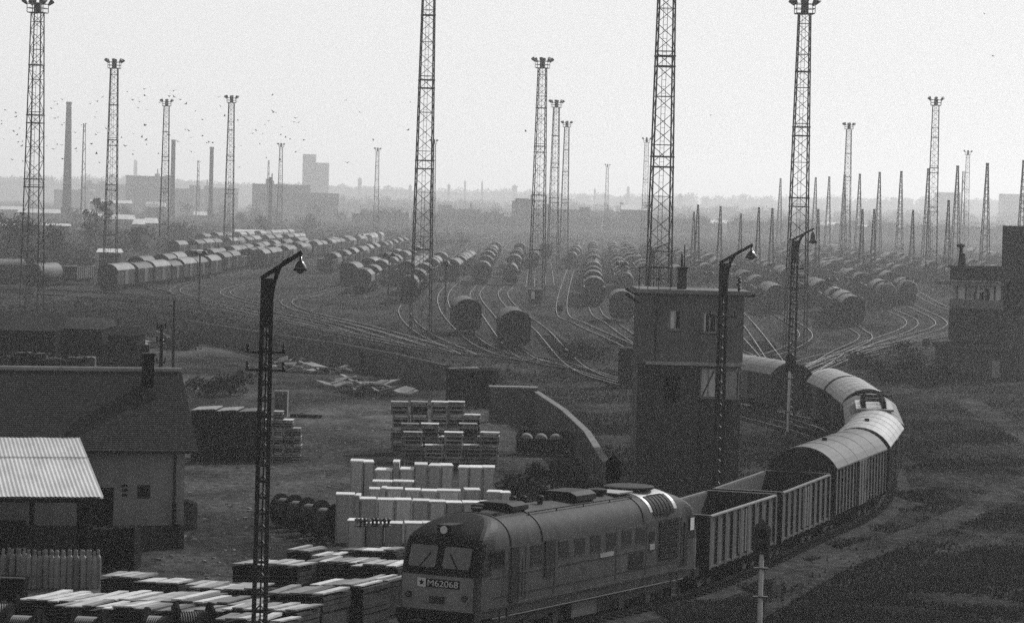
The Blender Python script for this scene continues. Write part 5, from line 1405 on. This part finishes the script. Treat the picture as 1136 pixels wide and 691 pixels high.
for a in ((1010,420,2.2,2.0,'round dark shrub at the left foot of the control tower'), (1035,428,2.5,1.7,'wide dark shrub below the control tower'), (978,425,2.5,1.8,'dark shrub left of the control tower beyond the train'), (1000,398,2.2,1.8,'shrub among the tracks left of the control tower'), (955,408,2.0,1.4,'low shrub beyond the bend of the train'),
          (640,402,3.0,1.6,'low dark shrub left of the signal cabin beside the track'), (655,398,2.5,1.6,'second low shrub near the track left of the cabin'), (575,560,1.6,1.4,'shrub behind the locomotive roof'), (610,545,1.6,1.5,'shrub left of the signal head behind the locomotive'), (640,560,1.4,1.2,'shrub below the curving boundary wall'),
          (255,438,1.8,1.6,'dark mound of brush above the timber stack'), (232,440,1.6,1.4,'smaller brush mound above the timber stack, left side'), (200,388,2.2,1.0,'brush right of the bare pole'), (790,440+60,1.6,1.5,'shrub at the foot of the signal cabin right side')):
    shrub(*a)
# grass near right and field
m = MB()
def tuft(x, y, hh):
    for _ in range(5):
        a = random.uniform(0, 6.3); l = random.uniform(.5, 1)*hh*.6; dx_, dy_ = .5*l*math.cos(a), .5*l*math.sin(a); wx, wy = -.025*math.sin(a)*1.6, .025*math.cos(a)*1.6
        m.v += [(x-wx, y-wy, 0), (x+wx, y+wy, 0), (x+dx_, y+dy_, l)]; n_ = len(m.v); m.f.append([n_-3, n_-2, n_-1]); m.mi.append(0)
cnt = 0; tries = 0
while cnt < 80000 and tries < 300000:
    tries += 1
    px, py = random.uniform(600, 1170), 395+(720-395)*random.random()**.7; b = at(px, py)
    if (pip(px, py, P_path) or pip(px, py, P_path2)) and random.random() < .97: continue
    if pip(px, py, P_path3) and random.random() < .8: continue
    if pip(px, py, P_yard): continue
    dmin = min((Vector((b.x, b.y))-p).length_squared for p in TRAIN[::4])
    if dmin < 9: continue
    nn = wn(b.x, b.y, .2, 9)
    if random.random() < .5-.6*nn: continue
    tuft(b.x, b.y, random.uniform(.12, .30)+.12*max(0, nn)); cnt += 1
o = m.build('rough_grass', M_grass); struct(o, 'stuff'); tag(o, 'rough dark grass beside the train and around the signal cabin', 'grass')
# yard weeds between tracks and scrub band in the left
m = MB()
for _ in range(5200):
    px = random.uniform(-40, 500); py = 318+ (410-318)*random.random()
    if not pip(px, py, P_scrub): continue
    b = at(px, py); leafball(m, (b.x, b.y, .25), random.uniform(.3,.7), 5, .16, .5)
for _ in range(9000):
    px = random.uniform(300, 1136); py = random.uniform(335, 425); b = at(px, py)
    if wn(b.x, b.y, .1, 4) < .1 or pip(px, py, P_yard): continue
    leafball(m, (b.x, b.y, .15), random.uniform(.2,.5), 4, .12, .4)
o = m.build('scrub', M_leaf); struct(o, 'stuff'); tag(o, 'low dark scrub covering the ground between the tracks', 'scrub')

# distant trees (left) as individuals
def tree(px, py, ptop, r, label, Y=None, grp='trees beyond the left yard'):
    b = at(px, py); p = atd(px, ptop, b.y); h = p.z; t = thing('tree', label, 'tree', (p.x, b.y, 0), 0, grp); m = MB(); m.cyl((0,0,0), (0,0,h*.85), .3, .1, 8)
    for k in range(7): a = random.uniform(0,6.3); z = h*random.uniform(.25,.7); m.cyl((0,0,z), (r*.7*math.cos(a), r*.7*math.sin(a), z+h*.18), .1, .03, 5)
    m.build('trunk', M_woodd, t); m = MB()
    for _ in range(16): leafball(m, (random.gauss(0, r*.4), random.gauss(0, r*.4), random.uniform(.2,.93)*h), r*.45, 60, .35)
    m.build('crown', M_leaf, t)
for a in ((108,272,214,2.6,'tall dark tree left of the second mast'), (118,268,219,2.8,'dark tree directly beside the second mast'), (100,275,232,2.2,'lower dark tree left of the tall one'), (24,292,240,4.0,'broad dark tree left of the dark left mast'), (60,290,246,4.0,'broad tree right of the dark left mast'),
          (200,270,246,5.0,'broad hazy tree below the short chimneys'), (290,262,240,4.5,'hazy tree below the factory block'), (340,258,238,5,'hazy tree below the pale tower block'), (10,285,235,4,'tree cut by the left edge'), (150,280,250,4,'tree between second mast and pale roof')):
    tree(*a)
for i, (px, py, ptop, r, lb) in enumerate(((165,244,226,7,'hazy tree in front of the dark factory hall'),(178,243,229,6,'small hazy tree right under the dark factory hall'),(208,243,225,8,'broad hazy tree before the lower factory hall'),(232,246,230,6,'hazy tree under the shortest chimney'),(249,243,228,8,'hazy tree under the floodlight mast left of the tower block'),(283,245,227,7,'hazy tree left foot of the dark factory block'),(305,247,231,7,'hazy tree before the dark factory block'),(352,246,229,8,'hazy tree before the low gabled warehouse'),(378,248,233,8,'hazy tree right of the gabled warehouse'),(140,247,229,7,'hazy tree right foot of the long works building'),(84,247,231,6,'hazy tree at the foot of the tall chimney'),(268,250,236,5,'low hazy tree before the gap between factories'))):
    tree(px, py, ptop, r*.8, lb)

# ------------------------------------------------------------ hazy factories
def building(px0, px1, ptop, Y, dep, label, name='factory_building', wallm=M_fard, roofm=None, wins=0, floors=1, cat='building', zb=0, pitched=False):
    if name == 'low_shed': pitched = pitched or 2.2; dep = 13; Y = min(2400, F*10.5/max(4, ptop-hor((px0+px1)/2)))
    if name == 'low_shed' and Y < 1100: pitched, dep = .7, 5
    if name == 'factory_building' and px1 < 400: Y *= 2.4
    elif name == 'factory_building': Y *= 2.1
    pm = (px0+px1)/2; a = atd(px0, ptop, Y); b = atd(px1, ptop, Y); z = (a.z+b.z)/2; w_ = (b.x-a.x)/2; z = max(z, 3.5)
    t = thing(name, label, cat, ((a.x+b.x)/2, Y, 0)); m = MB(); m.box(-w_, w_, 0, dep, 0, z-(pitched if name == 'low_shed' else 0)); m.build('wall', wallm, t)
    r = MB()
    if pitched: z -= (pitched if name == 'low_shed' else 0); r.prism([(-dep/2-.5, z+.01), (dep/2+.5, z+.01), (0, z+pitched)], -w_-.5, w_+.5, Matrix.Translation((0, dep/2, 0)) @ Matrix.Rotation(R(-90), 4, 'Z'))
    else: r.box(-w_-.4, w_+.4, -.4, dep+.4, z+.01, z+.5)
    fixn(r.build('roof', roofm or M_farroof, t))
    if name == 'factory_building':
        for k in range(max(2, int(w_/9))):
            v_ = MB(); x = random.uniform(-w_*.9, w_*.9); hh = random.uniform(1.2, 4.5); ww = random.uniform(1.2, 5); v_.box(x-ww, x+ww, dep*.3, dep*.6, z-.3, z+hh); v_.build('roof_structure', wallm, t)
            if k % 2: v_ = MB(); v_.cyl((x, dep*.5, z), (x, dep*.5, z+hh+random.uniform(2, 6)), .6, .5, 8); v_.build('vent_pipe', wallm, t)
    n = 0
    for f in range(floors):
        for k in range(wins):
            x = -w_+2*w_*(k+.5)/wins; z0 = z*(f+.35)/floors; q = MB(); q.box(x-w_/wins*.5, x+w_/wins*.5, -.06, -.01, z0, z0+z/floors*.4); q.build('window', M_glass, t); n += 1
    return t
def Yb(py, px): return at(px, py).y
building(140,190,196,1150,30,'dark factory hall between the second mast and the faint mast',wins=8,floors=2)
building(191,222,210,1200,30,'lower factory hall right of the dark one',wins=6)
building(226,262,209,1250,25,'low works building behind the short chimney',wins=5)
building(280,318,205,1000,25,'dark factory block left of the pale tower block',wins=6,floors=2)
building(318,342,214,1000,20,'pitched-roof works building right of the dark factory block',pitched=6,wins=3)
building(340,374,222,950,20,'low gabled warehouse below the pale tower block',pitched=5,wins=4)
building(60,100,211,1300,30,'long low works building behind the tall chimney',roofm=M_farwhite,wins=9)
building(90,145,204.5,1400,25,'long hall with bright flat roof by the tall chimney',roofm=M_farwhite,wins=6)
building(487,533,233,1000,25,'hazy flat-roofed building left of the cluster of masts',wins=6,floors=2)
building(568,591,224,900,18,'dark two-storey building directly left of the tallest clustered mast',wins=4,floors=2)
building(591,655,233,950,15,'long crenellated low building behind the clustered masts',wins=12)
building(688.5,691.5,226,1900,4,'slim hazy chimney-like tower right of the small thin mast',cat='tower',name='water_tower')
building(690,722,233,900,15,'hazy gabled hall with bright roof right of the slim tower',roofm=M_farwhite,pitched=3,wins=5)
building(655,690,235,1100,15,'faint low hall left of the slim tower',wins=4)
for i, (x0, x1, y, Y, lb) in enumerate(((0,30,229,760,'bright flat roof cut by the left edge'),(20,66,232,700,'brightest long flat roof left of the second mast'),(66,105,233,720,'long bright flat roof right of the brightest one'),(105,146,238,700,'bright strip roof at the foot of the second mast'),(0,14,248,560,'small bright roof low at the left edge'),(48,75,248,580,'pale roof below the long bright roofs'),(148,156,243,620,'tiny bright roof right of the second mast'),(160,171,242,610,'second tiny bright roof right of the second mast'),(110,130,276,500,'small hut with bright flat roof behind the left row of wagons'),(262,298,255,520,'low hut with glaring white roof in the left yard'),(215,233,235,760,'small bright roof below the works'),(100,144,222,900,'hazy pale roof at the horizon left'))):
    building(x0, x1, y, Y, 14, lb, name='low_shed', cat='shed', roofm=M_farwhite, wins=3)
building(162,182,224,800,16,'hall with a bright sloping roof below the factory', name='low_shed', cat='shed', roofm=M_farwhite, pitched=4)
building(800,818,248,700,8,'low shed in the haze right of the cabin mast', name='low_shed', cat='shed', wins=3)
for i, (x0, x1, y, Y, lb) in enumerate(((763,812,244,900,'long pale roof strip in the haze behind the short pylons'),(868,940,246,950,'long bright roof right of the dark right mast'),(940,1000,250,900,'low hazy shed between the pointed pylons'))):
    building(x0, x1, y, Y, 10, lb, name='low_shed', cat='shed', roofm=M_farwhite, wins=4)
# pale tower block
Yt = 3600; m = None
a = atd(336,171,Yt); b = atd(350,171,Yt); c = atd(364.5,181,Yt)
t = thing('tower_block', 'pale stepped tower block on the skyline', 'tower block', (b.x, Yt, 0))
m = MB(); m.box(a.x-b.x, 0, 0, 18, 0, a.z); m.box(0.02, c.x-b.x, 1, 16, 0, c.z); m.build('wall', M_conc, t)
for f in range(9):
    for k in range(5): m = MB(); x = (a.x-b.x)*(k+.6)/5.2; m.box(x-.9, x+.9, -.1, -.01, 12+f*6, 15+f*6); m.build('window', M_glass, t)
for x0, x1, y, lb in ((1039,1066,214,'faint slab block on the right skyline'), (1111,1150,216,'faint broad block at the right edge of the skyline')):
    building(x0, x1, y, 3800, 20, lb, wallm=M_far, wins=8, floors=4, name='tower_block', cat='tower block')
# chimneys
def chimney(px, top, Y, r0, r1, label):
    Y *= 1.6; r0 *= 1.6; r1 *= 1.6; p = atd(px, top, Y); t = thing('factory_chimney', label, 'chimney', (p.x, Y, 0), 0, 'brick factory chimneys'); m = MB(); m.lathe([(r0, 0), (r0*.97, p.z*.1), (r1, p.z)], 20); m.build('shaft', M_fard, t)
    m = MB(); m.lathe([(r1*1.0, p.z+.01), (r1*1.12, p.z+.2), (r1*1.12, p.z+1.4), (r1*.8, p.z+1.5)], 20); m.build('rim', M_fard, t); m = MB(); m.lathe([(r0*1.25,0),(r0*1.25,5),(r0*1.0,6)], 8); m.build('plinth', M_fard, t)
chimney(76.5, 116, 1150, 1.75, .95, 'tallest tapering brick chimney at the left'); chimney(192.5, 158, 1150, .95, .75, 'middle brick chimney right of the faint mast'); chimney(235, 166, 1150, .85, .7, 'shortest brick chimney, rightmost of the three'); chimney(300.5, 200, 1000, .6, .5, 'stubby chimney on the dark factory block')

# ------------------------------------------------------------ hills and distant woods
def ridge(Y, pts_, name, mt=M_leaf):
    m = MB(); n = len(pts_); vs = []
    for px, py in pts_:
        p = atd(px, py, Y); vs += [Vector((p.x, Y-250, -.5)), Vector((p.x, Y, p.z)), Vector((p.x, Y+400, -.5))]
    m.add(vs, [f for i in range(n-1) for f in ((3*i, 3*i+3, 3*i+4, 3*i+1), (3*i+1, 3*i+4, 3*i+5, 3*i+2))]); o = struct(m.build(name, mt)); return o
ridge(6600, [(-150,208),(0,206),(60,203),(150,201),(230,204),(330,208),(420,214),(520,220),(600,222),(700,230),(800,232),(860,232),(960,236),(1100,238),(1300,244)], 'hills')
def wood(Y, x0, x1, hfun, n, label, sz=3.0):
    m = MB()
    for _ in range(n):
        px = random.uniform(x0, x1); top = hfun(px)+random.uniform(-1.5, 4)+2.2*wn(px, Y, .09, 3); p = atd(px, top, Y); z = random.uniform(.5, p.z*1.0); yy = Y+random.uniform(-60, 60)
        r = random.uniform(5, 9)*Y/3200; leafball(m, (p.x, yy, max(2, p.z-r*.7)), r, 60, sz*.45*Y/3200); 
        m.box(p.x-r*.55, p.x+r*.55, yy-r*.4, yy+r*.4, 0, max(2, p.z-r*.9))
    o = m.build('distant_wood', M_leaf); struct(o, 'stuff'); tag(o, label, 'trees')
wood(5400, -100, 480, lambda x: (196 if x < 170 else 201 if x < 240 else 204) + (0 if x < 330 else (x-330)*.05), 520, 'hazy tree line along the left skyline')
wood(5600, 380, 1250, lambda x: 209+(x-380)*.013+(3 if x > 600 else 0), 620, 'hazy tree line along the central and right skyline')
wood(3400, 350, 1250, lambda x: hor(x)-3, 600, 'darker low belt of trees under the skyline', 2.2)
wood(1900, 400, 1250, lambda x: hor(x)+6, 420, 'nearer belt of bushes across the far end of the yard', 1.6)
# skyline spires and blocks of the town
for i, (px, top, w_, Yq) in enumerate((x[0], x[1], x[2], x[3]*1.75) for x in ((399,198,4,2800),(455,206,3,2800),(498,205,3,2700),(516,201,2,2700),(535,202,2,2800),(571,206,6,2900),(697,208,3,2900),(755,216,5,2800),(660,210,2,2700),(125,194,8,2900),(30,190,3,2900),(150,178,3,2900))):
    a = atd(px, top, Yq); t = thing('town_building', ORD[i]+' faint town building from the list of narrow blocks along the skyline, at a different height from its neighbours' if 0 else ['faint gabled tower at the left of the central skyline','faint narrow block right of the small thin mast','faint twin-like block just right of the big centre-left mast','thin faint spire right of the centre-left mast','second thin faint spire before the hazy flat building','faint broad block above the dark two-storey building','faint block between the thin mast and the cabin mast','faint block right of the cabin mast','thin faint spire right of the clustered masts','faint broad block behind the second mast','faint block at the far left skyline','faint thin tower right of the second mast'][i], 'building', (a.x, Yq, 0)); s_ = F/Yq
    m = MB(); m.box(-w_/2/s_, w_/2/s_, 0, 12, 0, a.z-2); m.build('wall', M_far, t); m = MB(); m.lathe([(w_*.7/s_, a.z-1.99), (.05, a.z+2)], 4); m.build('roof', M_farroof, t)

# scrub and roofs between the yard and skyline, left
m = MB()
for _ in range(3200):
    px = random.uniform(-60, 520); py = random.uniform(236, 300)-.03*px
    b = at(px, py)
    if b.y > 2500 or (px > 100 and py > 285-.02*px): continue
    leafball(m, (b.x, b.y, .8), random.uniform(1, 2.2), 9, .55, .7)
o = m.build('scrub', M_leaf); struct(o, 'stuff'); tag(o, 'hazy bushes beyond the left wagon rows', 'scrub')
m = MB()
for _ in range(700):
    px = random.uniform(700, 1170); py = random.uniform(256, 285)
    b = at(px, py)
    leafball(m, (b.x, b.y, .8), random.uniform(.8, 2), 6, .7, .6)

# ------------------------------------------------------------ birds
def bird():
    m = MB(); m.lathe([(.02,-.22),(.07,-.12),(.08,.02),(.05,.15),(.015,.24)], 8, Matrix.Rotation(R(90), 4, 'X'))
    for s in (-1, 1): m.add([Vector((s*.05,.08,.02)), Vector((s*.35,.12,.16)), Vector((s*.62,-.02,.10)), Vector((s*.32,-.08,.14)), Vector((s*.05,-.1,.02))], [(0,1,2,3,4)])
    m.add([Vector((0,.2,0)), Vector((.08,.36,0)), Vector((-.08,.36,0))], [(0,1,2)])
    o = m.build('bird', M_bird); tag(o, 'small dark bird in the flock wheeling above the factory chimneys', 'bird', 'flock of birds in the left sky'); return o
B1 = [(180,337),(207,331),(171,360),(182,393),(300,345),(322,337),(340,323),(319,372),(316,390),(324,440),(303,478),(352,427),(390,352),(422,305),(440,332),(478,296),(480,318),(462,338),(457,358),(488,365),(555,284),(576,302),(561,320),(577,322),(597,331),(617,345),(648,369),(482,415),(484,465),(486,480),(442,444),(403,457),(634,457),(615,430),(705,474),(693,472),(907,372),(990,407),(871,443),(1006,465),(800,484),(53,375),(53,388),(5,402),(5,412),(65,426),(90,417),(45,436),(75,470),(72,485),(60,472),(152,455),(155,485),(178,495),(190,480),(205,482),(220,490),(250,440),(270,415),(285,412),(318,447),(470,455),(415,485),(440,500),(525,510),(560,400),(745,385),(560,450),(590,470),(320,510),(330,540),(822,540),(850,435),(936,422),(975,405),(130,505),(12,462),(118,412),(212,408),(255,503)]
BB = [(x/2.989, y/2.989) for x, y in B1]+[(random.uniform(2, 330), 95+100*random.betavariate(2.5, 2)) for _ in range(45)]; B2 = [(380+x/2.989, y/2.989) for x, y in ((57,373),(217,432),(102,465),(463,501),(559,503),(607,436),(225,340),(643,350),(15,540),(12,333))]+[(756+x/2.989, y/2.989) for x, y in ((1005,47),(1033,187),(97,383))]
bp = bird(); bp_new = True
B2L = ['bird alone left of the big centre-left mast, second highest','bird close to the left side of the centre-left mast','bird left of the small thin mast top','bird midway between the centre-left mast and the cluster','bird left of the tallest clustered mast, low','bird touching the tallest clustered mast','highest bird beside the centre-left mast','bird right of the tallest clustered mast','lowest bird left of the small thin mast','bird alone in the sky left of the centre','topmost bird on the right side of the sky','bird high on the right above the pylons','bird alone between the cabin mast and the right mast']
for i, (px, py) in enumerate(BB+B2):
    Yq = random.uniform(380, 620); p = atd(px, py, Yq)
    o = bp if bp_new else bp.copy()
    if not bp_new: COL.objects.link(o)
    bp_new = False; o.location = p; o.rotation_euler = (random.uniform(-.4,.4), random.uniform(-.5,.5), random.uniform(0,6.3)); k = random.uniform(.45, .85); o.scale = (k, k, k)
    if i >= len(BB): o['label'] = B2L[i-len(BB)]; o['group'] = 'stray birds'

# ------------------------------------------------------------ haze
m = MB(); m.box(-4500, 4500, -120, 8200, -1.6, 110)
hz = bpy.data.materials.new('haze'); hz.use_nodes = True; n = hz.node_tree; n.nodes.clear()
pv = n.nodes.new('ShaderNodeVolumePrincipled'); pv.inputs['Density'].default_value = HAZE_D; pv.inputs['Color'].default_value = (HAZE_C, HAZE_C, HAZE_C, 1); pv.inputs['Anisotropy'].default_value = HAZE_G
oo = n.nodes.new('ShaderNodeOutputMaterial'); n.links.new(pv.outputs[0], oo.inputs['Volume'])
o = m.build('haze', hz); struct(o, 'stuff')
for o in COL.objects:
    if 'label' in o.keys() and not 4 <= len(o['label'].replace('-', ' ').split()) <= 16: print('LABEL', o.name, o['label'])
# tidy prototypes never placed
for o in list(bpy.data.objects):
    if o.get('_new'): 
        for c in list(o.children):
            for c2 in list(c.children): bpy.data.objects.remove(c2)
            bpy.data.objects.remove(c)
        bpy.data.objects.remove(o)
